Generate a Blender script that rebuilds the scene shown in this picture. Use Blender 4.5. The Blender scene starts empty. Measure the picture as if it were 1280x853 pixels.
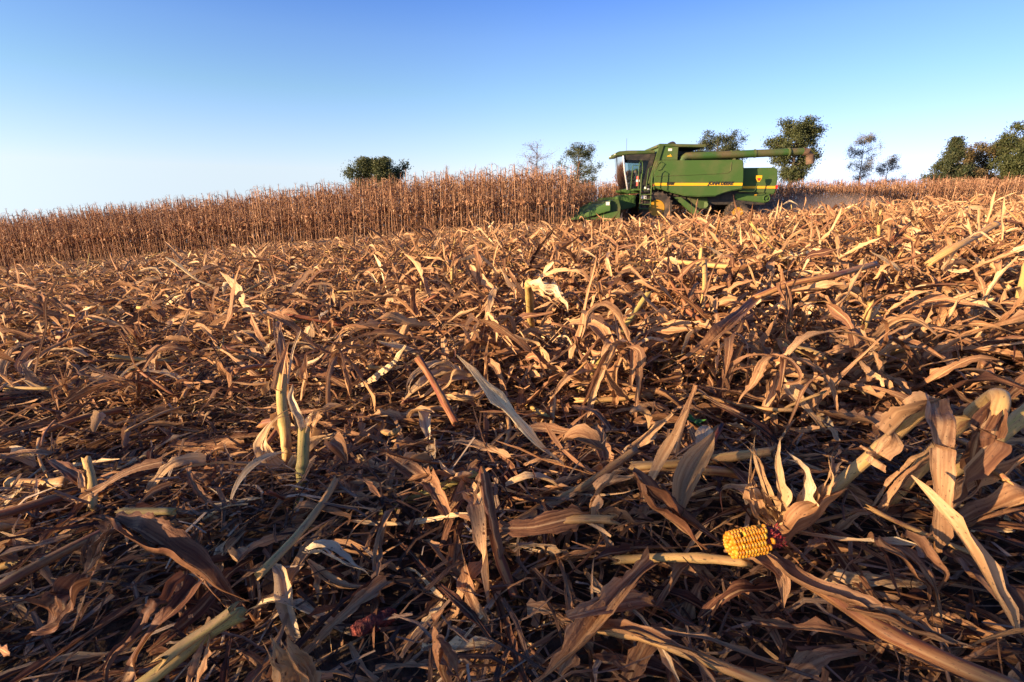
import bpy, bmesh, math, random
import numpy as np
from mathutils import Vector, Matrix
R = math.radians
scene = bpy.context.scene
COL = scene.collection

# ------------------------------------------------------------------ camera, light, exposure
PITCH = R(14.7)
EYE = 0.62
cam = bpy.data.objects.new('camera', bpy.data.cameras.new('camera'))
COL.objects.link(cam)
cam.location = (0, 0, EYE)
cam.rotation_euler = (math.pi/2 - PITCH, 0, 0)
cam.data.sensor_width = 36
cam.data.lens = 18
cam.data.clip_start = 0.02
cam.data.clip_end = 4000
scene.camera = cam

SUN_EL, SUN_AZ = 12.0, 62.0        # light travels towards +x (right) and +y (away)
dvec = Vector((math.sin(R(SUN_AZ))*math.cos(R(SUN_EL)), math.cos(R(SUN_AZ))*math.cos(R(SUN_EL)), -math.sin(R(SUN_EL))))
sd = bpy.data.lights.new('sun', 'SUN'); sd.energy = 5.0; sd.angle = R(0.5); sd.color = (1.0, 0.69, 0.41)
sun = bpy.data.objects.new('sun', sd); COL.objects.link(sun)
sun.rotation_euler = dvec.to_track_quat('-Z', 'Y').to_euler()
world = bpy.data.worlds.new('World'); scene.world = world; world.use_nodes = True
wn, wl = world.node_tree.nodes, world.node_tree.links
bg = wn['Background']; bg.inputs[1].default_value = 0.12
sky = wn.new('ShaderNodeTexSky'); sky.sky_type = 'NISHITA'; sky.sun_disc = False
sky.sun_elevation = R(SUN_EL); sky.sun_rotation = math.atan2(-dvec.x, -dvec.y)
sky.altitude = 0; sky.air_density = 1.0; sky.dust_density = 0.6; sky.ozone_density = 2.5
tc = wn.new('ShaderNodeTexCoord'); sx = wn.new('ShaderNodeSeparateXYZ'); cx = wn.new('ShaderNodeCombineXYZ')
mx = wn.new('ShaderNodeMath'); mx.operation = 'MAXIMUM'; mx.inputs[1].default_value = 0.065
wl.new(tc.outputs['Generated'], sx.inputs[0]); wl.new(sx.outputs[0], cx.inputs[0]); wl.new(sx.outputs[1], cx.inputs[1])
wl.new(sx.outputs[2], mx.inputs[0]); wl.new(mx.outputs[0], cx.inputs[2]); wl.new(cx.outputs[0], sky.inputs[0])
ramp = wn.new('ShaderNodeValToRGB'); re_ = ramp.color_ramp.elements
re_[0].position = 0.0; re_[0].color = (.93, .79, 1.0, 1); re_[1].position = 1.0; re_[1].color = (.17, .21, .32, 1)
for pos_, c_ in ((.12, (.82, .75, .92)), (.19, (.70, .73, .79)), (.27, (.60, .66, .86)), (.35, (.39, .53, .90)), (.5, (.26, .34, .60))):
    e_ = re_.new(pos_); e_.color = (*c_, 1)
mul = wn.new('ShaderNodeMixRGB'); mul.blend_type = 'MULTIPLY'; mul.inputs[0].default_value = 1
wl.new(mx.outputs[0], ramp.inputs[0]); wl.new(sky.outputs[0], mul.inputs[1]); wl.new(ramp.outputs[0], mul.inputs[2]); 
rx = wn.new('ShaderNodeValToRGB'); rx.color_ramp.elements[0].position = .1; rx.color_ramp.elements[0].color = (.93, .98, 1, 1)
rx.color_ramp.elements[1].position = .9; rx.color_ramp.elements[1].color = (.74, .77, .98, 1); e_ = rx.color_ramp.elements.new(.5); e_.color = (.97, .98, 1, 1)
ax = wn.new('ShaderNodeMath'); ax.operation = 'MULTIPLY_ADD'; ax.inputs[1].default_value = .5; ax.inputs[2].default_value = .5
mul2 = wn.new('ShaderNodeMixRGB'); mul2.blend_type = 'MULTIPLY'; mul2.inputs[0].default_value = 1
wl.new(sx.outputs[0], ax.inputs[0]); wl.new(ax.outputs[0], rx.inputs[0]); wl.new(mul.outputs[0], mul2.inputs[1]); wl.new(rx.outputs[0], mul2.inputs[2]); wl.new(mul2.outputs[0], bg.inputs[0])
scene.view_settings.view_transform = 'Standard'; scene.view_settings.look = 'None'
scene.view_settings.exposure = 1.5; scene.view_settings.gamma = 1; scene.view_settings.use_curve_mapping = False
scene.render.engine = 'CYCLES'
scene.cycles.max_bounces = 5; scene.cycles.diffuse_bounces = 2; scene.cycles.transparent_max_bounces = 8
scene.cycles.use_denoising = True

# ------------------------------------------------------------------ terrain height and ray helpers
def sstep(a, b, x):
    t = np.clip((np.asarray(x, float)-a)/(b-a), 0, 1); return t*t*(3-2*t)
def GH(x, y):
    x = np.asarray(x, float); y = np.asarray(y, float)
    left = -0.085*((np.sqrt(x*x+9)-x)/2 - 1.5)
    left = np.where(x > 0, left*0.4, left)
    ridge = 0.62*np.exp(-((x-13)**2/60 + (y-9.5)**2/60))
    dip = -0.42*sstep(8, 25, y)
    far = 0.018*np.clip(x-18, 0, 60)
    ridge = ridge+.10*sstep(.4, 4, x)*sstep(.5, 2.5, y)*(1-sstep(5, 11, y))
    back = -0.03*np.clip(y-60, 0, 400)
    rip = 0.02*np.sin(x*1.3+y*0.7)*np.sin(y*1.1-x*0.4)
    return left + ridge + dip + far + back + rip
FW = np.array([0, math.cos(PITCH), -math.sin(PITCH)]); UP = np.array([0, math.sin(PITCH), math.cos(PITCH)])
def ray(px, py): return FW*640 + np.array([px-640, 0, 0]) + UP*(426.5-py)
def on_depth(px, py, Y):
    d = ray(px, py); return np.array([0, 0, EYE]) + d*(Y/d[1])
def at(px, py, h=0.0):
    d = ray(px, py); d = d/np.linalg.norm(d); t = 0.1
    while t < 80:
        p = np.array([0, 0, EYE])+d*t
        if p[2] <= GH(p[0], p[1])+h: break
        t += 0.004 + t*0.002
    return p

# ------------------------------------------------------------------ tagging
def tag(o, label=None, cat=None, group=None, kind=None):
    if label: o['label'] = label
    if cat: o['category'] = cat
    if group: o['group'] = group
    if kind: o['kind'] = kind
    return o
def empty(name, loc, rz=0, parent=None):
    o = bpy.data.objects.new(name, None); COL.objects.link(o); o.location = loc; o.rotation_euler = (0, 0, rz)
    o.empty_display_size = 0.1
    if parent: o.parent = parent
    return o

# ------------------------------------------------------------------ materials
def mat(name, col=(.5, .5, .5), rough=.6, metal=0, spec=.5, alpha=None):
    m = bpy.data.materials.new(name); m.use_nodes = True
    p = m.node_tree.nodes['Principled BSDF']
    p.inputs['Base Color'].default_value = (*col, 1); p.inputs['Roughness'].default_value = rough
    p.inputs['Metallic'].default_value = metal; p.inputs['Specular IOR Level'].default_value = spec
    return m
def noisy(name, c1, c2, scale=8, rough=.6, lo=.4, hi=.65, bump=0.0, metal=0, detail=6, stretch=(1, 1, 1)):
    m = mat(name, c1, rough, metal); nt = m.node_tree; n, l = nt.nodes, nt.links
    p = n['Principled BSDF']; t = n.new('ShaderNodeTexCoord'); mp = n.new('ShaderNodeMapping'); mp.inputs['Scale'].default_value = stretch
    nz = n.new('ShaderNodeTexNoise'); nz.inputs['Scale'].default_value = scale; nz.inputs['Detail'].default_value = detail
    cr = n.new('ShaderNodeValToRGB'); cr.color_ramp.elements[0].position = lo; cr.color_ramp.elements[1].position = hi
    cr.color_ramp.elements[0].color = (*c1, 1); cr.color_ramp.elements[1].color = (*c2, 1)
    l.new(t.outputs['Object'], mp.inputs[0]); l.new(mp.outputs[0], nz.inputs['Vector']); l.new(nz.outputs['Fac'], cr.inputs[0]); l.new(cr.outputs[0], p.inputs['Base Color'])
    if bump:
        b = n.new('ShaderNodeBump'); b.inputs['Strength'].default_value = bump; b.inputs['Distance'].default_value = .02
        l.new(nz.outputs['Fac'], b.inputs['Height']); l.new(b.outputs[0], p.inputs['Normal'])
    return m
def straw(name, stops, transl=.25, rough=.62, fine=300, stain=(.10, .05, .03), stain_pos=(.56, .72), bump=.5):
    """dry plant matter: colour by the 'tint' attribute, fibres along the UV's u, blotches of stain"""
    m = bpy.data.materials.new(name); m.use_nodes = True; nt = m.node_tree; n, l = nt.nodes, nt.links
    p = n['Principled BSDF']; p.inputs['Roughness'].default_value = rough; p.inputs['Specular IOR Level'].default_value = .25
    a = n.new('ShaderNodeAttribute'); a.attribute_name = 'tint'
    uv = n.new('ShaderNodeUVMap'); uv.uv_map = 'UVMap'
    sp = n.new('ShaderNodeSeparateXYZ'); l.new(uv.outputs[0], sp.inputs[0])
    def coords(su, sv):
        c = n.new('ShaderNodeCombineXYZ')
        for k, (o, s) in enumerate(((sp.outputs[0], su), (sp.outputs[1], sv), (a.outputs['Fac'], 91.0))):
            mm = n.new('ShaderNodeMath'); mm.operation = 'MULTIPLY'; mm.inputs[1].default_value = s; l.new(o, mm.inputs[0]); l.new(mm.outputs[0], c.inputs[k])
        return c.outputs[0]
    fib = n.new('ShaderNodeTexNoise'); fib.inputs['Scale'].default_value = 1; fib.inputs['Detail'].default_value = 3
    l.new(coords(7, fine), fib.inputs['Vector'])
    blo = n.new('ShaderNodeTexNoise'); blo.inputs['Scale'].default_value = 1; blo.inputs['Detail'].default_value = 5; blo.inputs['Roughness'].default_value = .7
    l.new(coords(14, 50), blo.inputs['Vector'])
    # tint + fibre variation
    ad = n.new('ShaderNodeMath'); ad.operation = 'MULTIPLY_ADD'; ad.inputs[1].default_value = .85; l.new(fib.outputs['Fac'], ad.inputs[0])
    sb = n.new('ShaderNodeMath'); sb.operation = 'SUBTRACT'; sb.inputs[1].default_value = .42; l.new(a.outputs['Fac'], sb.inputs[0]); l.new(sb.outputs[0], ad.inputs[2])
    cr = n.new('ShaderNodeValToRGB'); el = cr.color_ramp.elements
    el[0].position = stops[0][0]; el[0].color = (*stops[0][1], 1); el[1].position = stops[-1][0]; el[1].color = (*stops[-1][1], 1)
    for pos, c in stops[1:-1]:
        e = el.new(pos); e.color = (*c, 1)
    l.new(ad.outputs[0], cr.inputs[0])
    r2 = n.new('ShaderNodeMapRange'); r2.inputs[1].default_value = stain_pos[0]; r2.inputs[2].default_value = stain_pos[1]; r2.inputs[4].default_value = .8
    l.new(blo.outputs['Fac'], r2.inputs[0])
    fr = n.new('ShaderNodeMath'); fr.operation = 'PINGPONG'; fr.inputs[1].default_value = .5; l.new(sp.outputs[1], fr.inputs[0])
    rb = n.new('ShaderNodeMapRange'); rb.inputs[1].default_value = .0012; rb.inputs[2].default_value = .0022; rb.inputs[3].default_value = .55; rb.inputs[4].default_value = 0; l.new(fr.outputs[0], rb.inputs[0])
    rib_ = n.new('ShaderNodeMixRGB'); rib_.inputs[2].default_value = (*stops[-2][1], 1); l.new(rb.outputs[0], rib_.inputs[0]); l.new(cr.outputs[0], rib_.inputs[1])
    spk = n.new('ShaderNodeTexNoise'); spk.inputs['Scale'].default_value = 1; spk.inputs['Detail'].default_value = 2; l.new(coords(160, 420), spk.inputs['Vector'])
    rk = n.new('ShaderNodeMapRange'); rk.inputs[1].default_value = .64; rk.inputs[2].default_value = .70; rk.inputs[4].default_value = .7; l.new(spk.outputs['Fac'], rk.inputs[0])
    sk_ = n.new('ShaderNodeMixRGB'); sk_.inputs[2].default_value = (.05, .035, .03, 1); l.new(rk.outputs[0], sk_.inputs[0]); l.new(rib_.outputs[0], sk_.inputs[1])
    mi = n.new('ShaderNodeMixRGB'); mi.inputs[2].default_value = (*stain, 1); l.new(r2.outputs[0], mi.inputs[0]); l.new(sk_.outputs[0], mi.inputs[1])
    l.new(mi.outputs[0], p.inputs['Base Color'])
    b = n.new('ShaderNodeBump'); b.inputs['Strength'].default_value = bump; b.inputs['Distance'].default_value = .0015
    l.new(fib.outputs['Fac'], b.inputs['Height'])
    crk = n.new('ShaderNodeTexNoise'); crk.inputs['Scale'].default_value = 1; crk.inputs['Detail'].default_value = 4; l.new(coords(30, 95), crk.inputs['Vector'])
    b2 = n.new('ShaderNodeBump'); b2.inputs['Strength'].default_value = .8; b2.inputs['Distance'].default_value = .006 if transl else .002
    l.new(crk.outputs['Fac'], b2.inputs['Height']); l.new(b.outputs[0], b2.inputs['Normal']); l.new(b2.outputs[0], p.inputs['Normal'])
    if transl:
        tr = n.new('ShaderNodeBsdfTranslucent'); l.new(mi.outputs[0], tr.inputs[0])
        ms = n.new('ShaderNodeMixShader'); ms.inputs[0].default_value = transl
        l.new(p.outputs[0], ms.inputs[1]); l.new(tr.outputs[0], ms.inputs[2]); l.new(ms.outputs[0], n['Material Output'].inputs[0])
    return m
LEAFST = [(0, (0.052, 0.020, 0.014)), (.2, (0.148, 0.063, 0.034)), (.42, (0.325, 0.162, 0.075)), (.62, (0.517, 0.296, 0.143)), (.82, (0.710, 0.459, 0.230)), (1, (0.833, 0.678, 0.392))]
M_leaf = straw('dry_leaf', LEAFST)
M_stalk = straw('dry_stalk', [(0, (0.084, 0.021, 0.015)), (.22, (0.204, 0.069, 0.033)), (.42, (0.384, 0.207, 0.077)), (.62, (0.50, 0.32, 0.125)), (.8, (0.46, 0.33, 0.10)), (1, (0.29, 0.27, 0.085))],
                transl=0, rough=.55, fine=160, stain=(.16, .04, .03), bump=.35)
M_husk = straw('husk', [(0, (0.218, 0.103, 0.048)), (.35, (0.464, 0.267, 0.121)), (.65, (0.683, 0.457, 0.230)), (1, (0.850, 0.711, 0.460))], transl=.3, rough=.42, fine=240, stain=(.28, .14, .08), stain_pos=(.62, .8))
M_corn = straw('standing_corn', [(0, (0.055, 0.023, 0.018)), (.25, (0.154, 0.072, 0.044)), (.5, (0.338, 0.174, 0.094)), (.75, (0.554, 0.324, 0.180)), (1, (0.800, 0.559, 0.345))], transl=.25, rough=.6, fine=80)
M_soil = noisy('soil', (.028, .017, .010), (.10, .062, .036), scale=45, rough=.95, bump=.8)
M_chaff = straw('chaff', [(0, (.035, .018, .012)), (.3, (.09, .05, .03)), (.6, (.23, .14, .085)), (1, (.52, .40, .27))], transl=.1, rough=.7)

# ------------------------------------------------------------------ bulk mesh builder (grids of quads)
class Batch:
    def __init__(s): s.v = []; s.f = []; s.uv = []; s.t = []; s.n = 0
    def grids(s, V, U, T, close=False):
        """V (N,n,m,3), U (N,n,m,2), T (N,)"""
        N, n, m, _ = V.shape
        idx = np.arange(N*n*m).reshape(N, n, m)
        if close: idx = np.concatenate([idx, idx[:, :, :1]], 2)
        q = np.stack([idx[:, :-1, :-1], idx[:, :-1, 1:], idx[:, 1:, 1:], idx[:, 1:, :-1]], -1).reshape(-1, 4)
        s.v.append(V.reshape(-1, 3)); s.f.append(q+s.n); s.uv.append(U.reshape(-1, 2))
        s.t.append(np.repeat(T, n*m)); s.n += N*n*m
    def arrays(s):
        return (np.concatenate(s.v), np.concatenate(s.f), np.concatenate(s.uv), np.concatenate(s.t))
    def add_arrays(s, V, F, U, T): s.v.append(V); s.f.append(F+s.n); s.uv.append(U); s.t.append(T); s.n += len(V)
    def stamp(s, arr, pos, rz, sc, lean=None, dt=None):
        V, F, U, T = arr; K = len(pos); nv = len(V)
        c, sn = np.cos(rz), np.sin(rz); sc = np.asarray(sc)
        P = V[None]*sc[:, None, None]
        x = P[..., 0]*c[:, None]-P[..., 1]*sn[:, None]; y = P[..., 0]*sn[:, None]+P[..., 1]*c[:, None]; z = P[..., 2]
        if lean is not None: x = x+lean[:, 0:1]*z; y = y+lean[:, 1:2]*z
        W = np.stack([x, y, z], -1)+pos[:, None]
        FF = (F[None]+(np.arange(K)*nv)[:, None, None]).reshape(-1, 4)
        TT = np.repeat(T[None], K, 0)
        if dt is not None: TT = TT+dt[:, None]
        s.add_arrays(W.reshape(-1, 3), FF, np.tile(U, (K, 1)), np.clip(TT, 0, 1).reshape(-1))
    def mesh(s, name, m):
        return mesh_from(name, *s.arrays(), m)
    def build(s, name, m, parent=None):
        o = bpy.data.objects.new(name, s.mesh(name, m)); COL.objects.link(o)
        if parent: o.parent = parent
        return o
def mesh_from(name, V, F, U, T, m):
    me = bpy.data.meshes.new(name)
    me.vertices.add(len(V)); me.vertices.foreach_set('co', V.astype(np.float32).ravel())
    me.loops.add(F.size); me.loops.foreach_set('vertex_index', F.astype(np.int32).ravel())
    me.polygons.add(len(F)); me.polygons.foreach_set('loop_start', np.arange(0, F.size, 4, dtype=np.int32))
    me.polygons.foreach_set('loop_total', np.full(len(F), 4, np.int32))
    me.polygons.foreach_set('use_smooth', np.ones(len(F), bool))
    uv = me.uv_layers.new(name='UVMap'); uv.data.foreach_set('uv', U[F.ravel()].astype(np.float32).ravel())
    at_ = me.attributes.new('tint', 'FLOAT', 'POINT'); at_.data.foreach_set('value', T.astype(np.float32))
    me.materials.append(m); me.update(); me.validate()
    return me

def strips(rng, pos, az, pitch, L, W, T, n=8, m=3, curl=0, yawc=0, roll=0, twist=0, fold=.15, jag=.25, wob=.35, ground=None, profile='leaf', rib=0.0, lift=.004, kink=0.0):
    """N ribbon leaves; every parameter is an array of N (or a scalar)"""
    N = len(pos); A = lambda q: np.broadcast_to(np.asarray(q, float), (N,))
    az, pitch, L, W, T, curl, yawc, roll, twist, fold = map(A, (az, pitch, L, W, T, curl, yawc, roll, twist, fold))
    t = np.linspace(0, 1, n)[None]
    ph = rng.uniform(0, 6.28, (3, N, 1)); fr = rng.uniform(2.5, 7, (3, N, 1))
    p = pitch[:, None]+curl[:, None]*t+wob*np.sin(t*fr[0]+ph[0])
    if kink:
        for _ in range(2):
            tk = rng.uniform(.15, .85, (N, 1)); p = p-kink*rng.uniform(-.5, 1.3, (N, 1))/(1+np.exp(-(t-tk)*40))
    a = az[:, None]+yawc[:, None]*t+wob*.8*np.sin(t*fr[1]+ph[1])
    tan = np.stack([np.cos(p)*np.cos(a), np.cos(p)*np.sin(a), np.sin(p)], -1)
    step = (L/(n-1))[:, None, None]
    P = pos[:, None]+np.concatenate([np.zeros((N, 1, 3)), np.cumsum(tan[:, :-1]*step, 1)], 1)
    side = np.stack([-np.sin(a), np.cos(a), np.zeros_like(a)], -1); nor = np.cross(tan, side)
    r = roll[:, None]+twist[:, None]*t+wob*.6*np.sin(t*fr[2]+ph[2])
    ac = side*np.cos(r)[..., None]+nor*np.sin(r)[..., None]; up = -side*np.sin(r)[..., None]+nor*np.cos(r)[..., None]
    if profile == 'leaf': w = np.minimum(1, .45+t*2.2)*np.clip((1-t)*2.6, 0.03, 1)**.8
    elif profile == 'husk': w = np.clip(np.sin(np.pi*np.clip(t*.93+.06, 0, 1)), .05, 1)**.8
    elif profile == 'torn':   # blunt, torn-off ends on two thirds of the pieces
        w = np.where(rng.random((N, 1)) < .66, np.clip(.75+.25*np.sin(t*rng.uniform(2, 9, (N, 1))+ph[0]), .3, 1)*np.clip((1-t)*8, .35, 1), np.minimum(1, .45+t*2.2)*np.clip((1-t)*2.6, .03, 1)**.8)
    else: w = np.clip(rng.uniform(.4, 1.1, (N, n)), .1, 1)
    w = np.broadcast_to(w, (N, n))*W[:, None]*(1-jag*.5*rng.random((N, n)))
    s = np.linspace(-1, 1, m)[None, None]
    s = np.broadcast_to(s, (N, n, m)).copy(); s[:, :, 0] += jag*rng.uniform(-.3, .9, (N, n)); s[:, :, -1] -= jag*rng.uniform(-.3, .9, (N, n))
    off = fold[:, None, None]*(s**2)+rib*np.where(np.arange(m) % 2, 1, -1)[None, None]*rng.uniform(.5, 1.2, (N, 1, 1))
    V = P[:, :, None]+ac[:, :, None]*(s*w[..., None]/2)[..., None]+up[:, :, None]*(off*w[..., None])[..., None]
    if ground is not None:
        g = ground(V[..., 0], V[..., 1])+lift
        V[..., 2] = np.where(V[..., 2] < g, g+np.abs(g-V[..., 2])*.06, V[..., 2])
    U = np.stack([np.broadcast_to((t*L[:, None])[..., None], (N, n, m))+rng.uniform(0, 50, (N, 1, 1)), s*(W[:, None, None]/2)+(rng.integers(0, 50, N)+np.where(W > .018, 0, .3))[:, None, None]], -1)
    return V, U, T
def frames(P):
    tn = np.gradient(P, axis=1); tn /= np.linalg.norm(tn, axis=-1, keepdims=True)+1e-9
    ref = np.where(np.abs(tn[..., 2:3]) > .9, np.array([1., 0, 0]), np.array([0, 0, 1.]))
    sd_ = np.cross(tn, ref); sd_ /= np.linalg.norm(sd_, axis=-1, keepdims=True)+1e-9
    return tn, sd_, np.cross(sd_, tn)
def tubes(rng, P, rad, T, k=6, node=.16, cap=True, split=.0):
    """P (N,n,3) centre lines, rad (N,)"""
    N, n, _ = P.shape; rad = np.broadcast_to(np.asarray(rad, float), (N,)); T = np.broadcast_to(np.asarray(T, float), (N,))
    tn, sd_, nr = frames(P)
    a = np.linspace(0, 2*np.pi, k, endpoint=False)
    seg = np.linalg.norm(np.diff(P, axis=1), axis=-1); s = np.concatenate([np.zeros((N, 1)), np.cumsum(seg, 1)], 1)
    rr = rad[:, None]*(1+.22*np.exp(-(((s+rng.uniform(0, node, (N, 1))) % node-node/2)/.012)**2))
    ring = np.cos(a)[None, None, :, None]*sd_[:, :, None]+np.sin(a)[None, None, :, None]*nr[:, :, None]*rng.uniform(.75, 1, (N, 1, 1, 1))
    V = P[:, :, None]+ring*rr[..., None, None]
    if split:   # torn ends
        V[:, -1] += tn[:, -1][:, None]*rng.uniform(-split, split, (N, k, 1))
        V[:, 0] += tn[:, 0][:, None]*rng.uniform(-split, split, (N, k, 1))
    U = np.stack(np.broadcast_arrays(s[..., None]+rng.uniform(0, 50, (N, 1, 1)), (a*rad[:, None, None]+.2)), -1)
    if cap:
        e0 = np.repeat(P[:, :1, None], k, 2)+tn[:, 0][:, None, None]*.006; e1 = np.repeat(P[:, -1:, None], k, 2)-tn[:, -1][:, None, None]*.006
        V = np.concatenate([e0, V, e1], 1); U = np.concatenate([U[:, :1], U, U[:, -1:]], 1)
    return V, U, T
def tube_dirs(rng, pos, az, pitch, L, n=5, bend=.25):
    N = len(pos); t = np.linspace(0, 1, n)[None]
    L = np.broadcast_to(L, (N,))
    p = np.broadcast_to(pitch, (N,))[:, None]+bend*np.sin(t*rng.uniform(1, 4, (N, 1))+rng.uniform(0, 6, (N, 1))); a = az[:, None]+bend*np.sin(t*3+rng.uniform(0, 6, (N, 1)))
    tan = np.stack([np.cos(p)*np.cos(a), np.cos(p)*np.sin(a), np.sin(p)], -1)
    return pos[:, None]+np.concatenate([np.zeros((N, 1, 3)), np.cumsum(tan[:, :-1]*(L/(n-1))[:, None, None], 1)], 1)

# ------------------------------------------------------------------ ground
def build_ground():
    xs = np.unique(np.concatenate([np.linspace(-700, -60, 20), np.linspace(-60, -6, 55), np.linspace(-6, 8, 113), np.linspace(8, 60, 53), np.linspace(60, 700, 20)]))
    ys = np.unique(np.concatenate([np.linspace(-300, -10, 12), np.linspace(-10, -1, 10), np.linspace(-1, 8, 73), np.linspace(8, 60, 53), np.linspace(60, 900, 25)]))
    X, Y = np.meshgrid(xs, ys, indexing='ij'); Z = GH(X, Y)
    b = Batch(); b.grids(np.stack([X, Y, Z], -1)[None], np.stack([X, Y], -1)[None], np.array([.5]))
    tag(b.build('ground', M_soil), 'dark soil of the harvested corn field', 'ground', kind='structure')
build_ground()

# ------------------------------------------------------------------ stubble plants
ROW0, ROWD = .92, .762
def rowy(k, x): return ROW0+ROWD*k+.03*np.sin(np.asarray(x)*1.7+k)+.012*np.asarray(x)
def near_row(x, y):     # 1 on a row, 0 between
    ph = (y-.012*x-ROW0)/ROWD; d = np.abs(ph-np.round(ph)); return np.exp(-(d/.24)**2)
def stub_arrays(seed, hi=True):
    """one harvested stub: broken stalk, drooping torn leaves.  returns (stalk arrays, leaf arrays)"""
    rng = np.random.default_rng(seed)
    h = rng.uniform(.14, .34); az = rng.uniform(-1.0, 1.0); lean = rng.uniform(.05, .7)
    base = np.array([[0, 0, -.03]])
    P = tube_dirs(rng, base, np.array([az]), np.array([np.pi/2-lean]), np.array([h]), n=7 if hi else 3, bend=.12)
    S = Batch(); S.grids(*tubes(rng, P, rng.uniform(.008, .0125), np.array([rng.uniform(.2, .8)]), k=7 if hi else 4, node=.13, split=.012), close=True)
    if rng.random() < .5:      # snapped top lying over
        q = P[0, -1:]; a2 = az+rng.uniform(-1.2, 1.2)
        P2 = tube_dirs(rng, q, np.array([a2]), np.array([rng.uniform(-.9, .1)]), np.array([rng.uniform(.12, .35)]), n=5 if hi else 3, bend=.1)
        S.grids(*tubes(rng, P2, .009, np.array([rng.uniform(.1, .7)]), k=7 if hi else 4, node=.13, split=.012), close=True)
    Lf = Batch(); n = rng.integers(8, 14) if hi else rng.integers(5, 9)
    tt = rng.uniform(.1, 1, n); ip = np.stack([np.interp(tt, np.linspace(0, 1, P.shape[1]), P[0, :, i]) for i in range(3)], -1)
    Lf.grids(*strips(rng, ip, rng.uniform(0, 6.28, n), rng.uniform(-.2, 1.3, n), rng.uniform(.10, .32, n), rng.uniform(.010, .040, n), np.clip(rng.normal(.47, .2, n), .03, .78),
                     n=13 if hi else 5, m=4 if hi else 2, curl=rng.uniform(-.7, .3, n), kink=1.3, profile='torn', yawc=rng.uniform(-.5, .5, n), twist=rng.uniform(-2.5, 2.5, n), fold=rng.uniform(.05, .6, n), jag=.7, wob=.18, rib=.08 if hi else 0))
    n2 = 5 if hi else 2       # wrapped torn sheath pieces
    Lf.grids(*strips(rng, np.repeat(P[0, :1], n2, 0)+rng.uniform(-.01, .01, (n2, 3)), rng.uniform(-1, 1, n2)+az, np.pi/2-lean+rng.uniform(-.25, .25, n2), rng.uniform(.12, .35, n2), rng.uniform(.02, .035, n2),
                     rng.uniform(.3, .75, n2), n=8 if hi else 4, m=4 if hi else 2, curl=rng.uniform(-1, .5, n2), fold=.5, jag=.6, wob=.2, twist=rng.uniform(-1, 1, n2)))
    V, F, U, T = Lf.arrays(); V[:, 2] = np.maximum(V[:, 2], -.01)+0
    return S.arrays(), (V, F, U, T)

NV = 16
stub_hi = [stub_arrays(100+i, True) for i in range(NV)]
stub_lo = [stub_arrays(300+i, False) for i in range(NV)]
def joined(a, b):
    return (np.concatenate([a[0], b[0]]), np.concatenate([a[1], b[1]+len(a[0])]), np.concatenate([a[2], b[2]]), np.concatenate([a[3], b[3]]))
stub_me = [(mesh_from('corn_stub', *s, M_stalk), mesh_from('leaves', *l, M_leaf)) for s, l in stub_hi]
rs = np.random.default_rng(7)
def field_edge(x): return 25.75+.13*np.clip(-x, 0, 40)
cand = []
for k in range(0, 44):
    y0 = ROW0+ROWD*k; hw = 1.02*y0+1.5
    xs = np.arange(-hw, hw, .175)+rs.uniform(-.05, .05, len(np.arange(-hw, hw, .175)))
    ys = rowy(k, xs)+rs.normal(0, .035, len(xs))
    keep = (rs.random(len(xs)) < .86) & ((ys < field_edge(xs)-.35) | (xs > 3.6)) & (ys < 31.5) & ((ys > 1.35) | ((xs > .4) & (rs.random(len(xs)) < .25)))
    for x, y in zip(xs[keep], ys[keep]): cand.append((x, y))
cand = np.array(cand)
for hx_, hy_ in ((-.42, 1.15), (-.42, 1.45), (.35, .75), (.3, 1.0), (.75, .95)):      # keep clear of the stalks modelled one by one
    cand = cand[np.hypot(cand[:, 0]-hx_, cand[:, 1]-hy_) > .3]
order = np.argsort(cand[:, 0]**2+cand[:, 1]**2); cand = cand[order]
inview = np.abs(cand[:, 0]) < cand[:, 1]*1.0+.35
near = cand[inview][:296]; rest = np.concatenate([cand[inview][296:], cand[~inview & (cand[:, 1] < 30)]])
near_stubs = []
def place_near_stubs():
    for i, (x, y) in enumerate(near):
        s_, l_ = stub_me[rs.integers(NV)]
        o = bpy.data.objects.new('corn_stub', s_); COL.objects.link(o)
        sc = rs.uniform(.7, 1.2)*(0.55 if y < 1.2 else (.85 if y < 2 else 1))*min(1, max(.65, .88+.3*x/y))
        o.location = (x, y, float(GH(x, y))); o.rotation_euler = (rs.uniform(-.15, .15), rs.uniform(-.1, .3), rs.uniform(-.8, .8) if rs.random() < .7 else rs.uniform(0, 6.28)); o.scale = (sc,)*3
        c = bpy.data.objects.new('leaves', l_); COL.objects.link(c); c.parent = o
        tag(o, 'broken dry corn stub with torn drooping leaves standing in the stubble rows', 'corn stub', 'corn stubs standing in the stubble rows')
place_near_stubs()
def far_stubs():
    b = Batch(); which = rs.integers(0, NV, len(rest))
    for v in range(NV):
        q = rest[which == v]; K = len(q)
        if not K: continue
        pos = np.stack([q[:, 0], q[:, 1], GH(q[:, 0], q[:, 1])], -1)
        b.stamp(joined(*stub_lo[v]), pos, rs.uniform(0, 6.28, K), rs.uniform(.45, .85, K)*np.clip(.85+.25*q[:, 0]/q[:, 1], .6, 1), rs.uniform(-.3, .4, (K, 2)), rs.uniform(-.2, .05, K))
    tag(b.build('corn_stubble', M_leaf), 'rows of broken dry corn stubble stretching away to the standing corn', 'corn stubble', kind='stuff')
far_stubs()

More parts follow.
